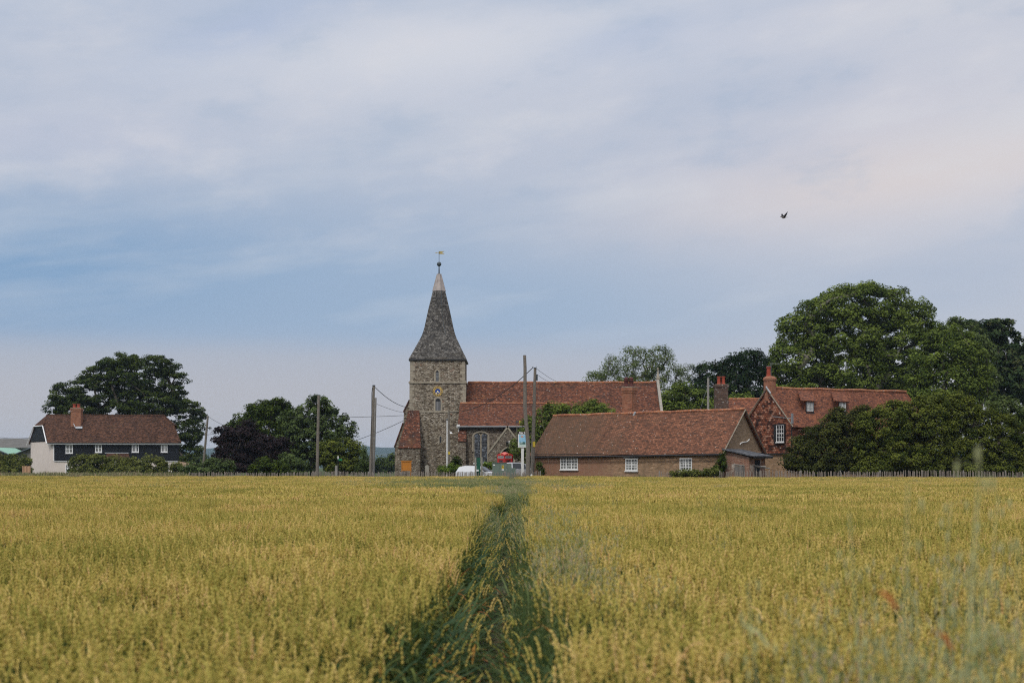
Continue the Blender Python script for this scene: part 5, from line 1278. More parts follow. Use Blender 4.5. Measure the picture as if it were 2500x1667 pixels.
def limbs(parent, base, fork, C, r0, mat, kmax=170, twig=.03, lean=.35):
    """tapered limbs from the fork out to clump centres, each joined to the nearest limb already grown"""
    idx = rng.permutation(len(C))[:kmax]; T = C[idx]; T = T[np.argsort(np.linalg.norm(T - fork, axis=1))]
    nodes = [np.array(base), np.array(base) * .5 + np.array(fork) * .5 + rng.normal(size=3) * .08, np.array(fork)]; par = [-1, 0, 1]
    for t in T:
        A = np.array(nodes[2:]); d = np.linalg.norm(A - t, axis=1) + .25 * np.linalg.norm(A - fork, axis=1)
        p = int(np.argmin(d)) + 2; seg = t - nodes[p]; L_ = np.linalg.norm(seg)
        if L_ < .25: continue
        m_ = max(1, int(L_ / 1.4)); cur = p
        for i in range(1, m_ + 1):
            f_ = i / m_; q = nodes[p] + seg * f_ + np.array([0, 0, lean * L_ * .22 * math.sin(math.pi * f_)]) + (rng.normal(size=3) * .06 * L_ / m_ if i < m_ else 0)
            nodes.append(q); par.append(cur); cur = len(nodes) - 1
    n = len(nodes); w_ = np.zeros(n); child = np.zeros(n, int)
    for i in range(n):
        if par[i] >= 0: child[par[i]] += 1
    for i in range(n - 1, 0, -1):
        w_[i] = max(w_[i], 0) + (1 if child[i] == 0 else 0); w_[par[i]] += w_[i]
    rad = r0 * np.sqrt(w_ / max(1, w_[1])); rad = np.maximum(rad, twig); rad[0] = r0 * 1.25
    b = MB()
    for i in range(1, n):
        p = par[i]; k = 8 if rad[i] > .15 else (5 if rad[i] > .06 else 3)
        b.tube([nodes[p], nodes[i]], [min(rad[p], rad[i] * 1.35), rad[i]], k, caps=False)
    return b.build('trunk', M[mat], parent, smooth=True)
def tree(name, label, cat, lobes, D, mat, spacing=.9, leaves=70, csize=(.55, .55, .38), leaf=.13, trunk=None, tr=.35, bark='bark', fill=.35, up=.9, group=None,
         lod=1, crown='crown', limb=True, kmax=170, droop=0.0, tilt=.5, depth=1.0, aspect=.55, zmin=.3, spread=.5, fork=None, twig=.03):
    C, O, L = crown_clumps(lobes, D, spacing, fill, zmin, depth)
    tx = trunk if trunk is not None else sum(q[0] for q in lobes) / len(lobes); Dt = D
    s = thing(name, label, cat, (xat(tx, Dt), Dt, G), group)
    n = len(C); ct = rng.normal(.5, .26, n)
    cs = rng.uniform(.7, 1.3, n)[:, None] * np.array(csize)
    k = leaves
    G3 = rng.normal(size=(n, k, 3)); G3 /= (np.linalg.norm(G3, axis=2, keepdims=True)); G3 *= rng.uniform(.35, 1.0, (n, k, 1)) ** .6
    # flatten each clump across its outward direction so sprays follow the crown surface
    P = C[:, None, :] + G3 * cs[:, None, :]
    if droop: P[:, :, 2] -= droop * (np.linalg.norm(G3[:, :, :2], axis=2) ** 2)
    Nn = G3 * spread + O[:, None, :] * tilt + np.array([0, 0, up]) + rng.normal(size=(n, k, 3)) * .55
    tint = ct[:, None] + rng.normal(0, .16, (n, k)) + G3[:, :, 2] * .12  # random clump and leaf tone, plus clump tops tinted lighter to imitate top light
    P = P.reshape(-1, 3); keep = P[:, 2] > .1
    leaf_mesh(crown, P[keep], Nn.reshape(-1, 3)[keep], np.full(n * k, leaf)[keep], tint.reshape(-1)[keep], LF[mat], s, aspect)
    if limb:
        zt = min(q[1] for q in lobes); zb_ = max(q[1] + q[3] for q in lobes)
        top = L[0][0][2]
        fz = fork if fork is not None else G + max(.4, (C[:, 2].max() - G) * .28)
        fork_ = np.array([xat(tx, D), D, fz]); base = np.array([xat(tx, D), D, G - .1])
        limbs(s, base, fork_, C, tr, bark, kmax, twig)
    return s
# behind the black house: broad dark sycamore with layered plates of leaves
tree('sycamore_tree', 'broad dark spreading tree with layered crown behind the black weatherboarded house', 'tree',
  [(330, 930, 78, 55), (255, 925, 50, 40), (225, 955, 62, 42), (165, 965, 42, 30), (135, 995, 30, 16), (200, 1000, 60, 22), (405, 945, 48, 42), (435, 930, 24, 18), (350, 985, 90, 40), (300, 890, 60, 24), (385, 893, 45, 26), (440, 985, 40, 12), (465, 1010, 38, 22), (475, 1045, 28, 24), (440, 1060, 50, 35), (470, 1095, 24, 20), (440, 1120, 36, 28), (330, 1050, 90, 40)],
  208, 'dark', spacing=1.15, leaves=80, csize=(.8, .8, .36), leaf=.17, trunk=345, tr=.75, fill=.25, kmax=230, tilt=.4)
tree('holm_oak', 'dense rounded dark green tree left of the church, behind the purple leaved one', 'tree',
  [(640, 1010, 38, 28), (675, 1005, 42, 28), (600, 1040, 38, 30), (570, 1060, 28, 28), (700, 1040, 40, 40), (640, 1060, 60, 45), (600, 1100, 60, 40), (690, 1100, 50, 45), (625, 1000, 16, 12)],
  150, 'oak', spacing=.72, leaves=75, csize=(.5, .5, .38), leaf=.13, trunk=655, tr=.35, fill=.3)
tree('copper_beech', 'dark purple leaved bushy tree right of the leaning pole', 'tree',
  [(590, 1062, 42, 26), (555, 1085, 30, 26), (620, 1095, 55, 38), (575, 1120, 48, 35), (660, 1100, 45, 28), (545, 1050, 14, 8), (535, 1078, 16, 8), (605, 1045, 20, 18), (690, 1085, 28, 14), (630, 1135, 60, 22), (540, 1110, 18, 12)],
  140, 'purple', spacing=.7, leaves=70, csize=(.55, .55, .28), leaf=.12, trunk=610, tr=.3, fill=.3)
tree('ash_tree', 'loose grey green tree behind the bare pole, between the holm oak and the church', 'tree',
  [(775, 1000, 34, 30), (745, 1015, 36, 24), (810, 1020, 32, 28), (780, 985, 20, 20), (710, 1030, 30, 24), (840, 1045, 24, 26), (790, 1060, 50, 35), (725, 1065, 40, 36), (855, 1060, 12, 14), (745, 1105, 40, 45), (700, 1085, 24, 30), (845, 1035, 14, 8), (795, 1105, 26, 40)],
  146, 'mid', spacing=.75, leaves=58, csize=(.42, .42, .36), leaf=.13, trunk=765, tr=.32, fill=.3, kmax=200, twig=.02)
tree('garden_tree', 'small yellow green tree at the right end of the clump left of the church', 'tree',
  [(830, 1098, 40, 26), (805, 1110, 34, 26), (860, 1105, 24, 26), (835, 1130, 46, 24), (850, 1088, 24, 16), (795, 1092, 20, 14)],
  136, 'haw', spacing=.62, leaves=62, csize=(.42, .42, .32), leaf=.12, trunk=840, tr=.2, fill=.3)
tree('shrub', 'rounded mid green shrub at the foot of the purple tree', 'shrub', [(655, 1140, 34, 22), (630, 1148, 22, 14), (682, 1145, 22, 18)], 128, 'oak', spacing=.5, leaves=60, csize=(.34, .34, .3), leaf=.09, crown='foliage', tr=.06)
tree('shrub', 'grey green shrub at the foot of the loose tree', 'shrub', [(712, 1138, 28, 32), (735, 1148, 20, 20), (700, 1120, 16, 16)], 131, 'mid', spacing=.55, leaves=55, csize=(.34, .34, .34), leaf=.09, crown='foliage', tr=.06)
tree('sapling', 'thin upright sapling close to the left side of the tall dark pole', 'tree', [(890, 1120, 8, 26), (896, 1135, 14, 18), (880, 1145, 16, 12), (889, 1100, 3, 14)], 120, 'mid', spacing=.35, leaves=26, csize=(.2, .2, .26), leaf=.07, crown='crown', tr=.05, kmax=60, twig=.012)
tree('low_shrubs', 'low pale green shrubs on the verge between the leaning pole and the black house', 'shrub', [(470, 1143, 30, 12), (520, 1138, 28, 18), (548, 1142, 24, 18), (500, 1150, 40, 10)], 134, 'mid', spacing=.5, leaves=50, csize=(.32, .32, .26), leaf=.09, crown='foliage', limb=True, tr=.05)
tree('distant_trees', 'dark distant tree seen just left of the church buttress', 'tree', [(945, 1135, 26, 18), (962, 1128, 18, 20), (925, 1138, 18, 14), (905, 1143, 30, 10)], 300, 'dark', spacing=1.3, leaves=70, csize=(1, 1, .8), leaf=.26, trunk=945, tr=.3)
tree('distant_tree', 'dark distant tree line seen between the black house and the leaning pole', 'tree', [(500, 1128, 34, 14), (450, 1132, 36, 12), (540, 1130, 26, 12), (478, 1124, 20, 12)], 320, 'dark', spacing=1.4, leaves=70, csize=(1, 1, .8), leaf=.28, trunk=490, tr=.3)
# hedges by the black house
tree('hedge', 'tall rough hedge in front of the black weatherboarded house', 'hedge',
  [(200, 1138, 30, 24), (240, 1134, 34, 24), (285, 1138, 36, 22), (330, 1140, 34, 20), (370, 1136, 30, 24), (400, 1146, 26, 16), (430, 1146, 18, 14), (225, 1150, 60, 14), (320, 1152, 80, 14), (185, 1148, 18, 14)],
  166, 'hedge', spacing=.62, leaves=66, csize=(.42, .42, .42), leaf=.12, crown='foliage', tr=.1, depth=.5, up=.5)
tree('hedge', 'clipped tall hedge at the left edge beyond the new fence panel', 'hedge',
  [(-60, 1135, 40, 26), (-10, 1135, 40, 26), (35, 1135, 38, 25), (62, 1140, 14, 22), (0, 1150, 80, 14)],
  182, 'hedge', spacing=.66, leaves=66, csize=(.45, .45, .42), leaf=.13, crown='foliage', tr=.1, depth=.5, up=.5)
# behind the church
tree('willow_tree', 'airy pale green tree with bare stems showing, rising behind the chancel roof', 'tree',
  [(1570, 890, 60, 42), (1510, 905, 46, 40), (1620, 900, 44, 38), (1455, 945, 36, 34), (1500, 950, 50, 40), (1580, 950, 70, 40), (1650, 945, 44, 38), (1680, 910, 18, 20), (1545, 865, 26, 20), (1610, 862, 26, 20), (1640, 985, 44, 34), (1430, 955, 14, 14), (1450, 915, 12, 10)],
  175, 'airy', spacing=1.02, leaves=52, csize=(.58, .58, .5), leaf=.12, trunk=1565, tr=.4, fill=.35, kmax=420, up=.5, aspect=.35, fork=3.0, twig=.035, bark='bark')
tree('shrub', 'dark green undergrowth between the chancel gable and the distant pole', 'shrub',
  [(1650, 985, 40, 36), (1690, 985, 34, 36), (1620, 1000, 30, 30), (1730, 985, 30, 40), (1670, 950, 24, 22), (1735, 1000, 60, 26), (1825, 990, 26, 30), (1800, 985, 40, 18)], 155, 'ash', spacing=.95, leaves=62, csize=(.6, .6, .45), leaf=.15, crown='foliage', tr=.2)
for lab, lob, D_, tk in (
  ('dark conifer with ragged flat top behind the twin pot chimney', [(1735, 915, 34, 26), (1705, 930, 16, 14), (1770, 905, 30, 20), (1758, 888, 14, 12), (1720, 895, 20, 9), (1740, 950, 48, 34), (1735, 985, 46, 30)], 166, 1740),
  ('tallest dark conifer with drooping boughs behind the round chimney', [(1812, 900, 20, 40), (1795, 868, 14, 12), (1822, 872, 18, 20), (1850, 880, 22, 22), (1838, 858, 12, 10), (1870, 900, 26, 36), (1800, 930, 36, 36), (1850, 945, 44, 44), (1790, 880, 18, 16)], 163, 1830)):
    tree('conifer_tree', lab, 'tree', lob, D_, 'conifer', spacing=.95, leaves=78, csize=(.85, .85, .32), leaf=.16, trunk=tk, tr=.35, fill=.3, droop=.5, up=.7, group='dark conifers behind the village', aspect=.4)
# the big trees on the right
tree('great_ash_tree', 'huge domed green tree towering over the tile hung farmhouse', 'tree',
  [(2100, 745, 74, 50), (2040, 760, 70, 48), (2165, 755, 64, 48), (1990, 790, 52, 40), (2215, 790, 56, 48), (1950, 830, 46, 38), (2280, 815, 38, 36), (2060, 830, 100, 60), (2180, 850, 90, 60), (1960, 880, 66, 52), (2080, 910, 100, 60), (1925, 925, 40, 40), (2210, 920, 70, 60), (2000, 945, 80, 40), (2140, 960, 80, 30), (1930, 790, 26, 20), (1912, 842, 20, 12), (1925, 870, 40, 50), (1915, 960, 40, 36), (1978, 765, 36, 26), (2240, 760, 34, 26), (2115, 712, 40, 22), (2055, 718, 26, 18), (2190, 722, 24, 18)],
  160, 'ash', spacing=1.18, leaves=105, csize=(.85, .85, .55), leaf=.155, trunk=2090, tr=.9, fill=.28, kmax=300, bark='bark_pale', twig=.035)
tree('ash_tree', 'big rounded green tree bulging from the right side of the huge one', 'tree',
  [(2320, 850, 64, 50), (2280, 885, 50, 50), (2360, 890, 50, 50), (2320, 930, 80, 50), (2260, 930, 44, 50), (2385, 935, 40, 44), (2300, 975, 90, 30)],
  148, 'ash', spacing=1.05, leaves=100, csize=(.8, .8, .5), leaf=.15, trunk=2320, tr=.5, fill=.25)
tree('lime_tree', 'pale yellow green tree showing between the big green tree and the dark chestnut', 'tree',
  [(2345, 805, 34, 26), (2375, 830, 34, 34), (2400, 870, 30, 40), (2410, 920, 26, 40), (2365, 850, 40, 40)],
  158, 'lime', spacing=1.0, leaves=80, csize=(.7, .7, .5), leaf=.15, trunk=2370, tr=.35, fill=.2)
tree('chestnut_tree', 'very dark chestnut tree with leaf clusters near the right edge', 'tree',
  [(2420, 815, 50, 32), (2465, 845, 34, 34), (2380, 800, 30, 18), (2440, 880, 50, 50), (2475, 920, 30, 50), (2430, 940, 60, 50), (2440, 795, 30, 16), (2490, 880, 14, 26)],
  166, 'chestnut', spacing=1.1, leaves=72, csize=(.72, .72, .42), leaf=.22, trunk=2440, tr=.5, fill=.35)
tree('chestnut_tree', 'dark tree cut off by the right edge of the picture', 'tree', [(2510, 880, 22, 40), (2540, 860, 40, 50), (2530, 940, 50, 60)], 172, 'chestnut', spacing=1.2, leaves=66, csize=(.72, .72, .42), leaf=.22, trunk=2535, tr=.4)
# hawthorn bushes before the farmhouse
BG = 'big hawthorn bushes along the fence'
tree('hawthorn_bush', 'dark sprawling bush hiding the foot of the farmhouse, leftmost of the big bushes', 'bush',
  [(2040, 1055, 50, 44), (1995, 1080, 46, 40), (2085, 1040, 44, 36), (1960, 1105, 40, 36), (2020, 1115, 60, 36), (1935, 1125, 24, 20), (2080, 1090, 46, 50), (2050, 1020, 30, 22), (2110, 1015, 26, 22), (1985, 1142, 60, 14), (2060, 1142, 60, 14)],
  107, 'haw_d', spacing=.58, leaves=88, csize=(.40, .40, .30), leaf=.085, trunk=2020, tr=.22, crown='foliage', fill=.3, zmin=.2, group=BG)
tree('hawthorn_bush', 'largest olive green hawthorn bush in the middle of the row of big bushes', 'bush',
  [(2185, 1018, 60, 38), (2245, 1008, 48, 34), (2150, 1045, 56, 44), (2250, 1050, 70, 50), (2180, 1085, 70, 44), (2270, 1100, 70, 40), (2130, 1105, 44, 34), (2262, 982, 26, 16), (2300, 1030, 44, 44), (2200, 1120, 90, 24), (2150, 1142, 70, 14), (2260, 1142, 70, 14)],
  105, 'haw', spacing=.58, leaves=90, csize=(.40, .40, .30), leaf=.085, trunk=2210, tr=.25, crown='foliage', fill=.3, zmin=.2, group=BG)
tree('hawthorn_bush', 'olive hawthorn bush at the right end of the row, near the edge', 'bush',
  [(2350, 1030, 50, 44), (2400, 1035, 50, 48), (2450, 1065, 44, 50), (2380, 1080, 60, 50), (2440, 1110, 60, 34), (2340, 1110, 50, 34), (2500, 1090, 34, 50), (2300, 985, 40, 26), (2340, 985, 34, 26), (2545, 1110, 30, 36), (2360, 1142, 70, 14), (2460, 1142, 70, 14)],
  105.5, 'haw', spacing=.58, leaves=88, csize=(.40, .40, .30), leaf=.085, trunk=2400, tr=.25, crown='foliage', fill=.3, zmin=.2, group=BG)
tree('shrub', 'lighter green shrub behind the bushes at the right edge', 'shrub', [(2440, 990, 30, 24), (2475, 1010, 34, 34), (2500, 1040, 24, 40), (2540, 1020, 50, 40)], 113, 'lime', spacing=.62, leaves=66, csize=(.4, .4, .36), leaf=.10, crown='foliage', tr=.15)
# around the outbuilding and the church
tree('shrub', 'tall green shrub between the pub sign and the long outbuilding', 'shrub',
  [(1320, 1020, 26, 22), (1300, 1050, 30, 34), (1335, 1040, 24, 34), (1290, 1090, 30, 40), (1320, 1100, 26, 40), (1262, 1095, 12, 22), (1350, 1000, 20, 14), (1345, 1015, 20, 20)],
  124, 'ash', spacing=.66, leaves=60, csize=(.42, .42, .36), leaf=.10, crown='foliage', tr=.14, fill=.3)
tree('shrub', 'green shrub tops showing over the ridge of the long outbuilding', 'shrub',
  [(1400, 1005, 44, 16), (1450, 1002, 34, 18), (1446, 986, 12, 9), (1370, 1002, 22, 14), (1420, 1030, 70, 24), (1490, 1010, 16, 9)], 123, 'ash', spacing=.62, leaves=58, csize=(.4, .4, .34), leaf=.10, crown='foliage', tr=.14)
tree('shrub', 'dark bush in the corner of the tower and the aisle buttress', 'shrub', [(1112, 1130, 10, 16), (1107, 1140, 12, 12)], 133, 'oak', spacing=.4, leaves=45, csize=(.26, .26, .26), leaf=.08, crown='foliage', tr=.05)
tree('shrub', 'bright yellow green low bush left of the white car', 'shrub', [(1090, 1145, 18, 10), (1105, 1143, 16, 9), (1078, 1148, 12, 8), (1122, 1148, 14, 7)], 121, 'bright', spacing=.36, leaves=44, csize=(.22, .22, .2), leaf=.07, crown='foliage', tr=.04)
tree('shrub', 'low yellow bush between the white car and the green cabinet, behind them', 'shrub', [(1190, 1133, 14, 5), (1200, 1136, 12, 8), (1208, 1150, 18, 14)], 126, 'bright', spacing=.4, leaves=40, csize=(.22, .22, .18), leaf=.07, crown='foliage', tr=.04)
tree('ivy_bush', 'dark ivy climbing the corner of the long outbuilding by the lean-to', 'shrub', [(1762, 1130, 9, 16), (1758, 1145, 14, 12), (1764, 1115, 5, 10), (1746, 1150, 12, 8)], 101.2, 'oak', spacing=.3, leaves=44, csize=(.2, .2, .22), leaf=.06, crown='foliage', tr=.04)
tree('shrub', 'weedy green bush below the right window of the long outbuilding', 'shrub', [(1690, 1155, 26, 6), (1725, 1154, 22, 7), (1742, 1151, 14, 8), (1655, 1156, 18, 5)], 99.8, 'hedge', spacing=.34, leaves=46, csize=(.22, .22, .2), leaf=.07, crown='foliage', tr=.03)
tree('shrub', 'small dark climber on the left corner of the long outbuilding', 'shrub', [(1317, 1140, 6, 14), (1322, 1150, 10, 8)], 110, 'oak', spacing=.3, leaves=34, csize=(.16, .16, .2), leaf=.055, crown='foliage', tr=.03)
# ------------------------------------------------------------------ crops and grasses: countless, so each kind is one object of scattered plants
def tintmat(name, stops, trans=.2, rough=.75, bmp=False, inst=.18, world=None):
    m, t, b = newmat(name, rough, .2)
    at_ = t.nodes.new('ShaderNodeAttribute'); at_.attribute_name = 'tint'
    oi = t.nodes.new('ShaderNodeObjectInfo')
    v = X(t, at_.outputs['Fac']) + (X(t, oi.outputs['Random']) - .5) * inst
    geo = t.nodes.new('ShaderNodeNewGeometry'); P = X(t, geo.outputs['Position'])
    px_, py_, _ = sep(t, P)
    big = noise(t, comb(t, px_ * .16, py_ * .16), 1.0, 4, .6)
    v = (v + (big - .5) * 1.3).clamp()
    c = v.ramp(stops)
    if world: c = mix(t, noise(t, comb(t, px_ * .07 + 20.0, py_ * .05), 1.0, 3, .5).step(.45, .65) * world[1], c, world[0])
    setc(t, b, c)
    tr = t.nodes.new('ShaderNodeBsdfTranslucent'); t.links.new(c.s, tr.inputs[0])
    ms_ = t.nodes.new('ShaderNodeMixShader'); ms_.inputs[0].default_value = trans
    t.links.new(b.outputs[0], ms_.inputs[1]); t.links.new(tr.outputs[0], ms_.inputs[2]); t.links.new(ms_.outputs[0], t.nodes['Material Output'].inputs[0])
    return m
M['ear'] = tintmat('wheat_ears', [(0, (.26, .265, .048)), (.35, (.48, .41, .095)), (.65, (.67, .52, .152)), (.88, (.80, .60, .25)), (1, (.70, .44, .20))], .25, inst=.35)
M['stalk'] = tintmat('wheat_stalks_and_leaves', [(0, (.035, .075, .030)), (.45, (.11, .15, .035)), (.75, (.30, .27, .065)), (.93, (.50, .24, .05)), (1, (.42, .16, .05))], .3, inst=.15)
M['oat'] = tintmat('wild_oat_green', [(0, (.06, .105, .035)), (.35, (.16, .215, .075)), (.6, (.33, .37, .16)), (.85, (.48, .44, .25)), (1, (.52, .40, .28))], .4, inst=.2)
M['verge'] = tintmat('verge_grass', [(0, (.075, .10, .03)), (.5, (.19, .20, .085)), (.85, (.38, .33, .18)), (1, (.33, .22, .16))], .3, inst=.4)

class PB:
    """plant builder with a tint per vertex"""
    def __init__(s): s.v, s.f, s.t, s.m = [], [], [], []
    def ribbon(s, P, Wd, side, tint, mi=0):
        b = len(s.v)
        for p, w_ in zip(P, Wd):
            s.v += [p - side * w_, p + side * w_]; s.t += [tint, tint]
        for i in range(len(P) - 1): s.f.append((b + 2 * i, b + 2 * i + 1, b + 2 * i + 3, b + 2 * i + 2)); s.m.append(mi)
    def rod(s, P, Rd, k, tint, mi=0):
        b = len(s.v)
        for i, (p, r_) in enumerate(zip(P, Rd)):
            d = (P[min(i + 1, len(P) - 1)] - P[max(i - 1, 0)]); d.normalize(); a_ = Vector((d.z, 0, -d.x)) if abs(d.z) > .5 else Vector((0, 0, 1)).cross(d); a_.normalize(); c = d.cross(a_)
            for j in range(k):
                t = 2 * math.pi * j / k + (i * .8); s.v.append(p + (a_ * math.cos(t) + c * math.sin(t)) * r_); s.t.append(tint + (.12 if (i + j) % 2 else -.10) * (1 if mi == 0 else 0))
        for i in range(len(P) - 1):
            for j in range(k): s.f.append((b + i * k + j, b + i * k + (j + 1) % k, b + (i + 1) * k + (j + 1) % k, b + (i + 1) * k + j)); s.m.append(mi)
rp = random.Random(11)
def wheat_plant(pb, x, y, h, lean, detail, green=0.0, fat=1.0):
    """stem with nodding ear and flag leaves"""
    az_ = rp.uniform(0, 6.283); d = Vector((math.cos(az_), math.sin(az_), 0)); L_ = lean if isinstance(lean, Vector) else d * rp.uniform(0, .07) 
    b0 = Vector((x, y, .0)); mid = b0 + L_ * .35 + ZUP * h * .55; top = b0 + L_ + ZUP * h
    nod = (L_.normalized() if L_.length > .01 else d)
    tt = rp.gauss(.48, .16)
    pb.rod([b0, mid, top], [.0028 * fat, .0024 * fat, .002 * fat], 3, .30 - green * .22 + rp.uniform(-.08, .12), 1)
    el = rp.uniform(.075, .11); nd = rp.uniform(.0, .45) if rp.random() < .75 else rp.uniform(.4, .9); P, Rd = [], []
    n = 8 if detail else 3
    for i in range(n + 1):
        f_ = i / n; P.append(top + ZUP * el * f_ * math.cos(nd * f_) + nod * el * math.sin(nd * f_) * f_ * 1.1)
        if detail: Rd.append((.0032, .0084)[i % 2] * (1 - .45 * f_) * fat if 0 < i < n else .0022 * fat)
        else: Rd.append((.003, .0078, .0068, .002)[i] * fat)
    pb.rod(P, Rd, 4 if detail else 3, tt - green * .3, 0)
    for k in range(3 if detail else 2):
        z0 = h * (.84 - .22 * k) * rp.uniform(.9, 1.04); a_ = rp.uniform(0, 6.283); dd = Vector((math.cos(a_), math.sin(a_), 0)); sd_ = Vector((-dd.y, dd.x, 0))
        q = b0 + L_ * (z0 / h) ** 1.5 + ZUP * z0; ln = rp.uniform(.12, .24); dr = rp.uniform(.2, 1.1); tn = rp.choice((.25, .35, .5, .62, .9)) if rp.random() > green else rp.choice((.02, .1, .2, .3))
        pts = [q + dd * ln * f_ * (1 - .2 * f_) + ZUP * ln * (.75 * f_ - dr * f_ * f_) for f_ in (0, .35, .7, 1)]
        w_ = rp.uniform(.005, .0085) * fat; pb.ribbon(pts, [w_ * .7, w_, w_ * .7, .0008], sd_, tn, 1)
def oat_plant(pb, x, y, h, fat=1.0, purple=.1):
    az_ = rp.uniform(0, 6.283); d = Vector((math.cos(az_), math.sin(az_), 0)); L_ = d * rp.uniform(.02, .16)
    b0 = Vector((x, y, 0)); P = [b0 + L_ * (f_ ** 2) + ZUP * h * f_ for f_ in (0, .35, .65, .85, 1)]
    pb.rod(P, [.003 * fat, .0026 * fat, .002 * fat, .0014 * fat, .0008 * fat], 3, rp.uniform(.2, .5), 1)
    for k in range(rp.randint(12, 20)):
        f_ = rp.uniform(.68, 1.0); q = b0 + L_ * f_ * f_ + ZUP * h * f_; a_ = rp.uniform(0, 6.283); dd = Vector((math.cos(a_), math.sin(a_), 0)); ln = rp.uniform(.04, .12) * (1.35 - f_)
        e_ = q + dd * ln + ZUP * (.02 - rp.uniform(0, .03)); sd_ = Vector((-dd.y, dd.x, 0)); tn = rp.uniform(.45, .85) + (purple if rp.random() < .4 else 0)
        pb.ribbon([q, e_], [.0006 * fat, .0006 * fat], sd_, .5, 1)
        pb.ribbon([e_, e_ - ZUP * .011 + dd * .003, e_ - ZUP * .026 + dd * .006], [.001, .0042 * fat, .0006], sd_, tn, 1)
        pb.ribbon([e_, e_ - ZUP * .011 + sd_ * .002, e_ - ZUP * .024 + dd * .004], [.001, .0038 * fat, .0006], dd, tn, 1)
    for k in range(4):
        z0 = h * rp.uniform(.12, .62); a_ = rp.uniform(0, 6.283); dd = Vector((math.cos(a_), math.sin(a_), 0)); sd_ = Vector((-dd.y, dd.x, 0)); q = b0 + ZUP * z0; ln = rp.uniform(.18, .36); dr = rp.uniform(.1, .8)
        pb.ribbon([q + dd * ln * f_ * .7 + ZUP * ln * (.95 * f_ - dr * f_ * f_) for f_ in (0, .3, .65, 1)], [.004 * fat, .0062 * fat, .0045 * fat, .0006], sd_, rp.uniform(0, .4), 1)
def grass_tuft(pb, r, h, n, fat):
    for i in range(n):
        a_ = rp.uniform(0, 6.283); rr = r * math.sqrt(rp.random()); b0 = Vector((rr * math.cos(a_), rr * math.sin(a_), 0)); dd = Vector((math.cos(a_ + rp.uniform(-1, 1)), math.sin(a_ + rp.uniform(-1, 1)), 0)); sd_ = Vector((-dd.y, dd.x, 0)); hh = h * rp.uniform(.5, 1.15); bend_ = rp.uniform(.05, .45) * hh
        seed = rp.random() < .35; tn = rp.uniform(.6, 1.0) if seed else rp.uniform(0, .6)
        pts = [b0 + dd * bend_ * f_ * f_ + ZUP * hh * f_ * (1 - .12 * f_) for f_ in (0, .4, .75, 1)]
        pb.ribbon(pts, [.004 * fat, .004 * fat, (.0075 if seed else .0035) * fat, .001 * fat], sd_, tn, 0)
def scatter(name, protos, mats, pts, rots, scls, picks, label, cat):
    """one object: its mesh holds the plant patterns plus one loose vertex per plant patch; a node group copies patterns onto the vertices"""
    V, Fc, T_, MI, role = [], [], [], [], []
    for i, pb in enumerate(protos):
        b = len(V); V += [tuple(v) for v in pb.v]; Fc += [tuple(q + b for q in f) for f in pb.f]; T_ += pb.t; MI += pb.m; role += [i] * len(pb.v)
    nv = len(V); n = len(pts)
    V += [tuple(p) for p in pts]; T_ += [0] * n; role += [-1] * n
    me = bpy.data.meshes.new(name); me.from_pydata(V, [], Fc)
    me.polygons.foreach_set('material_index', np.array(MI, dtype=np.int32))
    for nm, ty, arr in (('tint', 'FLOAT', np.clip(T_, 0, 1)), ('role', 'INT', role), ('pick', 'INT', [0] * nv + list(picks))):
        a_ = me.attributes.new(nm, ty, 'POINT'); a_.data.foreach_set('value', np.array(arr, dtype=np.float32 if ty == 'FLOAT' else np.int32))
    for nm, arr in (('turn', rots), ('size', scls)):
        a_ = me.attributes.new(nm, 'FLOAT_VECTOR', 'POINT'); full = np.zeros((nv + n, 3), np.float32); full[nv:] = arr; a_.data.foreach_set('vector', full.ravel())
    for mm in mats: me.materials.append(mm)
    o = bpy.data.objects.new(name, me); COL.objects.link(o); tag(o, label, cat, kind='stuff')
    ng = bpy.data.node_groups.new(name + '_scatter', 'GeometryNodeTree')
    ng.interface.new_socket('Geometry', in_out='INPUT', socket_type='NodeSocketGeometry'); ng.interface.new_socket('Geometry', in_out='OUTPUT', socket_type='NodeSocketGeometry')
    N = ng.nodes.new; gi = N('NodeGroupInput'); go = N('NodeGroupOutput'); lk = ng.links.new
    def named(nm, ty): q = N('GeometryNodeInputNamedAttribute'); q.data_type = ty; q.inputs[0].default_value = nm; return q.outputs[0]
    rl = named('role', 'INT')
    def part(k):
        c = N('FunctionNodeCompare'); c.data_type = 'INT'; c.operation = 'EQUAL'; lk(rl, c.inputs[2]); c.inputs[3].default_value = k
        s_ = N('GeometryNodeSeparateGeometry'); s_.domain = 'POINT'; lk(gi.outputs[0], s_.inputs[0]); lk(c.outputs[0], s_.inputs[1]); return s_.outputs[0]
    gt = N('GeometryNodeGeometryToInstance')
    jn = N('GeometryNodeJoinGeometry')
    for k in reversed(range(len(protos))):     # the last link comes first in the join
        g1 = N('GeometryNodeGeometryToInstance'); lk(part(k), g1.inputs[0]); lk(g1.outputs[0], jn.inputs[0])
    ip = N('GeometryNodeInstanceOnPoints'); lk(part(-1), ip.inputs['Points']); lk(jn.outputs[0], ip.inputs['Instance']); ip.inputs['Pick Instance'].default_value = True
    lk(named('pick', 'INT'), ip.inputs['Instance Index'])
    er = N('FunctionNodeEulerToRotation'); lk(named('turn', 'FLOAT_VECTOR'), er.inputs[0]); lk(er.outputs[0], ip.inputs['Rotation'])
    lk(named('size', 'FLOAT_VECTOR'), ip.inputs['Scale']); lk(ip.outputs[0], go.inputs[0])
    md = o.modifiers.new('scatter', 'NODES'); md.node_group = ng
    return o
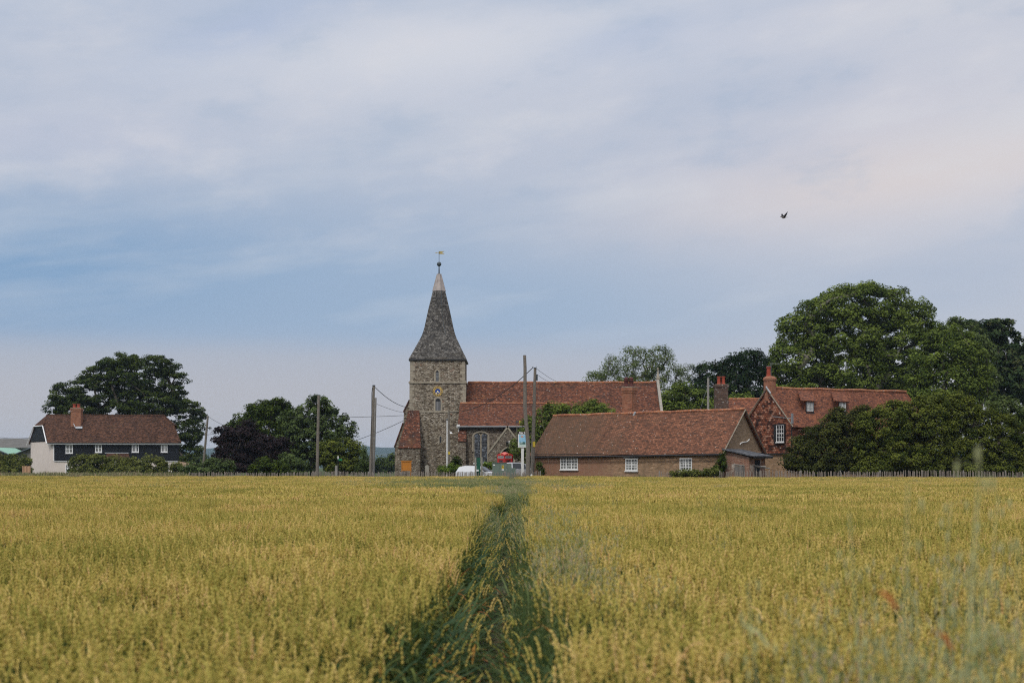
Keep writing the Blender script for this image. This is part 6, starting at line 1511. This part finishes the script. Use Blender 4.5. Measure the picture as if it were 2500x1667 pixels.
# --- wheat patterns: quarter metre, half metre and metre patches
def patch(size, dens, detail, fat=1.0, hmin=.69, hmax=.83):
    pb = PB(); n = int(dens * size * size)
    for i in range(n): wheat_plant(pb, rp.uniform(-size / 2, size / 2) * 1.06, rp.uniform(-size / 2, size / 2) * 1.06, rp.uniform(hmin, hmax), None, detail, fat=fat)
    return pb
def edge_patch():
    pb = PB()
    for i in range(2): wheat_plant(pb, rp.uniform(-.13, .13), rp.uniform(-.13, .13), rp.uniform(.38, .74), Vector((rp.uniform(.0, .17) if rp.random() < .8 else rp.uniform(.15, .3), rp.uniform(-.08, .08), 0)), True, .8, 1.05)
    for i in range(38):    # loose dark flag leaves
        a_ = rp.uniform(0, 6.283); dd = Vector((math.cos(a_), math.sin(a_), 0)); sd_ = Vector((-dd.y, dd.x, 0)); q = Vector((rp.uniform(-.13, .13), rp.uniform(-.13, .13), rp.uniform(.05, .55))); ln = rp.uniform(.2, .38); dr = rp.uniform(.3, 1.0)
        pb.ribbon([q + dd * ln * f_ + ZUP * ln * (.9 * f_ - dr * f_ * f_) for f_ in (0, .35, .7, 1)], [.005, .0085, .006, .001], sd_, rp.choice((.0, .03, .06, .12, .2, .3, .35, .92)), 1)
    return pb
def tangle():
    pb = PB()
    for i in range(26):
        a_ = rp.uniform(0, 6.283); dd = Vector((math.cos(a_), math.sin(a_), 0)); sd_ = Vector((-dd.y, dd.x, 0)); q = Vector((rp.uniform(-.12, .12), rp.uniform(-.12, .12), rp.uniform(.0, .08))); ln = rp.uniform(.15, .36); dr = rp.uniform(.1, .9)
        pb.ribbon([q + dd * ln * f_ * .7 + ZUP * ln * (1.1 * f_ - dr * f_ * f_) for f_ in (0, .35, .7, 1)], [.005, .008, .006, .001], sd_, rp.choice((.0, .05, .1, .2, .3, .6, .92)), 1)
    return pb
protos = [patch(.25, 600, True) for _ in range(4)] + [patch(.5, 560, True) for _ in range(3)] + [patch(1.0, 260, False, 1.35) for _ in range(4)] + [edge_patch() for _ in range(4)] + [tangle() for _ in range(2)]
pts, rots, scls, picks = [], [], [], []
def far_edge(x): return 107.6 + max(0, (-x - 12)) * .14 - (8.6 if x > 5 else 0) * min(1, max(0, (x - 5) / 8))
def hgt(x, y):
    return 1 + .02 * math.sin(x * .31 + y * .07) + .015 * math.sin(y * .42 - x * .2 + 1) + .02 * math.sin(x * 1.7 + y * 1.1) + .02 * math.sin(x * .9 - y * 2.3)
def put(x, y, pk, rz, s_, z=0.0, lean=(0, 0)):
    pts.append((x, y, z)); rots.append((lean[0], lean[1], rz)); scls.append((s_[0], s_[0], s_[1])); picks.append(pk)
def gap(y): return .30 + .03 * math.sin(y * .7) + .03 * math.sin(y * .27 + 2) + .03 * math.sin(y * 1.9)
def halfw(y): return y * .41 + 7
y = 3.6
while y < 9.0:          # nearest strip and a little to the sides
    x = -halfw(y)
    while x < halfw(y):
        if abs(x - path_x(y)) > gap(y) + (.22 if x < 0 else .14): put(x + rp.uniform(-.05, .05), y + rp.uniform(-.05, .05), rp.randint(0, 3), rp.uniform(0, 6.28), (rp.uniform(.92, 1.08), hgt(x, y) * rp.uniform(.93, 1.07)), lean=(rp.uniform(-.06, .06), rp.uniform(-.06, .06)))
        x += .245
    y += .245
while y < 30:
    x = -halfw(y)
    while x < halfw(y):
        dx_ = abs(x - path_x(y)) - gap(y)
        if abs(x) > 1.6: put(x + rp.uniform(-.1, .1), y + rp.uniform(-.1, .1), 4 + rp.randint(0, 2), rp.uniform(0, 6.28), (rp.uniform(.95, 1.08), hgt(x, y) * rp.uniform(.94, 1.06)), lean=(rp.uniform(-.05, .05), rp.uniform(-.05, .05)))
        x += .47
    y += .47
y = 9.0
while y < 60:
    x = -1.85
    while x < 1.85:
        if abs(x - path_x(y)) > gap(y) + (.10 if x > 0 else max(.10, .24 - (y - 9) * .015)) and (y < 30 or abs(x) < 1.3): put(x + rp.uniform(-.05, .05), y + rp.uniform(-.05, .05), rp.randint(0, 3), rp.uniform(0, 6.28), (rp.uniform(.92, 1.08), hgt(x, y) * rp.uniform(.93, 1.07)), lean=(rp.uniform(-.06, .06), rp.uniform(-.06, .06)))
        x += .245
    y += .245
y = 30.0
while y < 119:
    x = -halfw(y)
    while x < halfw(y):
        xx, yy = x + rp.uniform(-.2, .2), y + rp.uniform(-.2, .2)
        ok = (yy < far_edge(xx))
        if y < 60: ok = ok and abs(xx) > 1.7
        else: ok = ok and abs(xx - path_x(y)) > .75
        if ok: put(xx, yy, 7 + rp.randint(0, 3), rp.uniform(0, 6.28), (rp.uniform(.98, 1.12), hgt(xx, yy) * rp.uniform(.95, 1.05)))
        x += .93
    y += .93
# leaning, greener plants along both sides of the path
y = 3.4
while y < 62:
    for sg in (-1, 1):
        for k in range(3 if y < 14 else 2):
            e_ = gap(y) + (rp.uniform(-.02, .28) if y < 14 and sg < 0 else rp.uniform(-.03, .24)); x = path_x(y) + sg * e_
            put(x, y + rp.uniform(-.08, .08), 11 + rp.randint(0, 3), (0 if sg < 0 else math.pi) + rp.uniform(-.5, .5), (rp.uniform(.9, 1.15), rp.uniform(.80, 1.06)))
    if rp.random() < (.12 if y < 7.5 else .5 + .4 * math.sin(y * 1.3)): put(path_x(y) + rp.choice((-1, 1)) * rp.uniform(.02, .34), y, 15 + rp.randint(0, 1), rp.uniform(0, 6.28), (rp.uniform(.7, 1.1), rp.uniform(.25, .62)), lean=(rp.uniform(-.3, .3), rp.uniform(-.3, .3)))
    y += .2
scatter('wheat_field', protos, [M['ear'], M['stalk']], pts, rots, scls, picks, 'ripening golden green wheat filling the foreground', 'wheat')

# --- wild oats
def oat_patch(size, n, h0, h1, fat=1.0):
    pb = PB()
    for i in range(n): oat_plant(pb, rp.uniform(-size / 2, size / 2), rp.uniform(-size / 2, size / 2), rp.uniform(h0, h1), fat)
    pb.m = [0] * len(pb.m); return pb
def grass_stand():
    """upright dark green stems with long blades"""
    pb = PB()
    for i in range(26):
        x, y, h = rp.uniform(-.22, .22), rp.uniform(-.22, .22), rp.uniform(.55, .9); a_ = rp.uniform(0, 6.283); dd = Vector((math.cos(a_), math.sin(a_), 0)); b0 = Vector((x, y, 0)); L_ = dd * rp.uniform(0, .14)
        pb.rod([b0, b0 + L_ * .4 + ZUP * h * .5, b0 + L_ + ZUP * h], [.0035, .003, .0015], 3, rp.uniform(0, .25), 0)
        for k in range(4):
            a_ = rp.uniform(0, 6.283); dd = Vector((math.cos(a_), math.sin(a_), 0)); sd_ = Vector((-dd.y, dd.x, 0)); q = b0 + ZUP * h * rp.uniform(.1, .75); ln = rp.uniform(.18, .34); dr = rp.uniform(.0, .6)
            pb.ribbon([q + dd * ln * f_ * .45 + ZUP * ln * (1.0 * f_ - dr * f_ * f_) for f_ in (0, .3, .65, 1)], [.004, .006, .0045, .0006], sd_, rp.uniform(0, .35), 0)
    return pb
op = [oat_patch(.5, 9, .80, 1.12, 1.0) for _ in range(4)] + [oat_patch(.9, 44, .75, 1.05, 2.0) for _ in range(4)] + [grass_stand() for _ in range(3)]
pts, rots, scls, picks = [], [], [], []
for i in range(9000):                      # grey green band in the middle distance, thickest at the path
    y = rp.uniform(36, 82); px = rp.gauss(1215, 190) if rp.random() < .6 else rp.uniform(820, 1470)
    if rp.random() < .12: px, y = rp.uniform(100, 1400), rp.uniform(60, 105)
    d_ = abs(px - 1235) / 520
    if y < 47 and abs(px - 1247) > 34: continue
    if px > 1300 and rp.random() < .72: continue
    dens = .75 * max(0, 1 - d_) ** 1.5 * (1 if y < 74 else .45) * (1 if y > 50 or abs(px - 1247) < 40 else .5)
    if rp.random() > dens * .5: continue
    x = xat(px, y); put(x, y, 4 + rp.randint(0, 3), rp.uniform(0, 6.28), (rp.uniform(.9, 1.1), rp.uniform(.80, 1.02)))
for i in range(150):                       # sparse tufts of oats standing in the wheat further off
    px = rp.uniform(60, 2480); y = rp.uniform(46, 100); put(xat(px, y), y, 4 + rp.randint(0, 3), rp.uniform(0, 6.28), (.8, rp.uniform(.85, 1.0)))
for i in range(60):                       # dense stand right of the path
    y = 7.5 + 13 * rp.random() ** 1.2; x = path_x(y) + .30 + abs(rp.gauss(0, .26)) + rp.uniform(0, .22)
    put(x, y, rp.randint(0, 3), rp.uniform(0, 6.28), (.8, rp.uniform(.82, 1.10)), lean=(rp.uniform(-.12, .12), rp.uniform(-.12, .12)))
for i in range(120):
    y = rp.uniform(6.0, 15); x = path_x(y) + .34 + abs(rp.gauss(0, .24)); put(x, y, 8 + rp.randint(0, 2), rp.uniform(0, 6.28), (1, rp.uniform(.8, 1.1)), lean=(rp.uniform(-.1, .1), rp.uniform(-.1, .1)))
for i in range(60):
    y = rp.uniform(18, 36); x = path_x(y) + rp.choice((-1, 1)) * rp.uniform(.1, .5); put(x, y, rp.randint(0, 3), rp.uniform(0, 6.28), (.7, rp.uniform(.6, .95)))
for i in range(16):                        # close, out of focus stand low on the right
    y = rp.uniform(3.0, 5.4); x = y * rp.uniform(.20, .42); put(x, y, rp.randint(0, 3), rp.uniform(0, 6.28), (.8, rp.uniform(.92, 1.22)))
for i in range(14):
    y = rp.uniform(6, 26); x = rp.uniform(.5, 4.0); put(x, y, rp.randint(0, 3), rp.uniform(0, 6.28), (.35, rp.uniform(.9, 1.12)))
scatter('wild_oats', op, [M['oat']], pts, rots, scls, picks, 'grey green wild oats growing through the wheat and along the path', 'weeds')

# --- rough grass of the verge along the fence
gp_ = []
for h_ in (.35, .5, .7, .9):
    pb = PB(); grass_tuft(pb, .38, h_, 85, 3.0); gp_.append(pb)
pts, rots, scls, picks = [], [], [], []
for i in range(6500):
    px = rp.uniform(-60, 2600)
    e_ = far_edge(xat(px, 108)); D = (e_ + abs(rp.gauss(.4, 1.0 if px > 1560 else 1.6)) if rp.random() < .75 else e_ + rp.uniform(0, 14))
    x = xat(px, D); z = ground_z(D, x)
    tall = 1.05 if (1210 < px < 1620) else (1.0 if px > 2300 else (.92 if px > 1780 else .62))
    pk = rp.choice((0, 1, 2, 2)) if rp.random() > .12 else 3
    if D > e_ + 3 and px > 1290 and D < 106: pk = min(pk, 1)
    put(x, D, pk, rp.uniform(0, 6.28), (1, rp.uniform(.7, 1.15) * tall), z=z)
for i in range(900):                        # in front of the black house and hedge
    px = rp.uniform(-40, 470); D = rp.uniform(122, 165); x = xat(px, D); put(x, D, rp.choice((0, 1, 2)), rp.uniform(0, 6.28), (1.3, rp.uniform(.8, 1.25)), z=G)
scatter('verge_grass', gp_, [M['verge']], pts, rots, scls, picks, 'rough seeding grass along the fence and verge', 'grass')

# --- single tall oat stems close to the camera on the right
def near_stem(px, ytop, D, label, bend=.04, leaf=None, group='tall out of focus oat stems near the camera'):
    x = xat(px, D); top = zat(ytop, D); s = thing('oat_stem', label, 'grass stem', (x, D, 0), group)
    b = MB(); pts_ = [Vector((x - bend, D, 0)), Vector((x - bend * .5, D, top * .4)), Vector((x, D, top * .75)), Vector((x + bend * .6, D, top))]
    b.tube(pts_, [.0028, .0024, .0018, .0008], 6); b.build('stem', M['oat_near'], s)
    b = MB(); r_ = random.Random(int(px)); b.tube([Vector((x, D, top * .72)), Vector((x, D, top * .75)), Vector((x + bend * .6, D, top))], .0012, 4)
    for k in range(16):
        f_ = r_.uniform(.70, 1.0); q = Vector((x + bend * .6 * max(0, (f_ - .75) / .25), D, top * f_)); a_ = r_.uniform(0, 6.28); ln = r_.uniform(.02, .10) * (1.5 - f_); e_ = q + Vector((math.cos(a_), math.sin(a_), .25)) * ln
        b.tube([q, e_], .0005, 3); b.tube([e_, e_ - ZUP * .011, e_ - ZUP * .028], [.0007, .0034, .0005], 5)
    b.build('panicle', M['oat_near'], s)
    for (z0, dx_, ln, red) in (leaf or []):
        q = Vector((x - bend * .3, D, top * z0)); b = MB(); P = [q + Vector((dx_ * f_, 0, ln * (f_ - .75 * f_ * f_))) for f_ in (0, .3, .6, .85, 1)]
        for i in range(4):
            w0, w1 = (.003, .006, .006, .004, .0008)[i], (.003, .006, .006, .004, .0008)[i + 1]; b.poly([P[i] + Vector((w0, 0, 0)) + Vector((0, .004, 0)), P[i] - Vector((w0, 0, 0)), P[i + 1] - Vector((w1, 0, 0)), P[i + 1] + Vector((w1, 0, 0)) + Vector((0, .004, 0))])
        b.build('leaf', M['leaf_red'] if red else M['oat_near'], s)
M['oat_near'] = plain('pale_green_oat_stem', (.36, .38, .19), .8, .1, var=.2, scale=20)
M['leaf_red'] = plain('withered_leaf', (.34, .10, .03), .8, .2, var=.2, scale=20)
near_stem(2365, 1090, 2.3, 'tallest blurred stem near the right edge, its tip above the horizon against the bushes', .03, [(.70, -.10, .16, False)])
near_stem(2200, 1180, 2.5, 'blurred stem with a rust red bent leaf, left of the tallest one', .02, [(.86, -.05, .10, True), (.66, .14, .2, False)])
near_stem(2345, 1210, 2.6, 'blurred stem with a rust red leaf beside the tallest one', .05, [(.82, -.04, .10, True)])
near_stem(2470, 1330, 2.4, 'blurred stem with a long rust red leaf at the right edge', .02, [(.80, -.02, .16, True)])
near_stem(2400, 1210, 3.4, 'fainter blurred stem just right of the tallest one', .06)
near_stem(2100, 1250, 3.2, 'blurred stem standing alone left of the red leaved ones', -.04)
near_stem(2290, 1225, 3.3, 'blurred stem in the middle of the right hand group', .05)
near_stem(1860, 1420, 3.0, 'blurred stem at the left of the low grey green clump', -.05, [(.9, -.08, .14, False)])
# ------------------------------------------------------------------ the air
hb = MB(); hb.box((-5900, -300, -1), (5900, 5900, 95))
hz_m = bpy.data.materials.new('haze'); hz_m.use_nodes = True; t = hz_m.node_tree; t.nodes.clear()
pv = t.nodes.new('ShaderNodeVolumePrincipled'); pv.inputs['Color'].default_value = (.62, .78, 1.0, 1); pv.inputs['Density'].default_value = .00010; pv.inputs['Anisotropy'].default_value = .2
mo = t.nodes.new('ShaderNodeOutputMaterial'); t.links.new(pv.outputs[0], mo.inputs['Volume'])
haze = hb.build('haze', hz_m); tag(haze, kind='stuff')
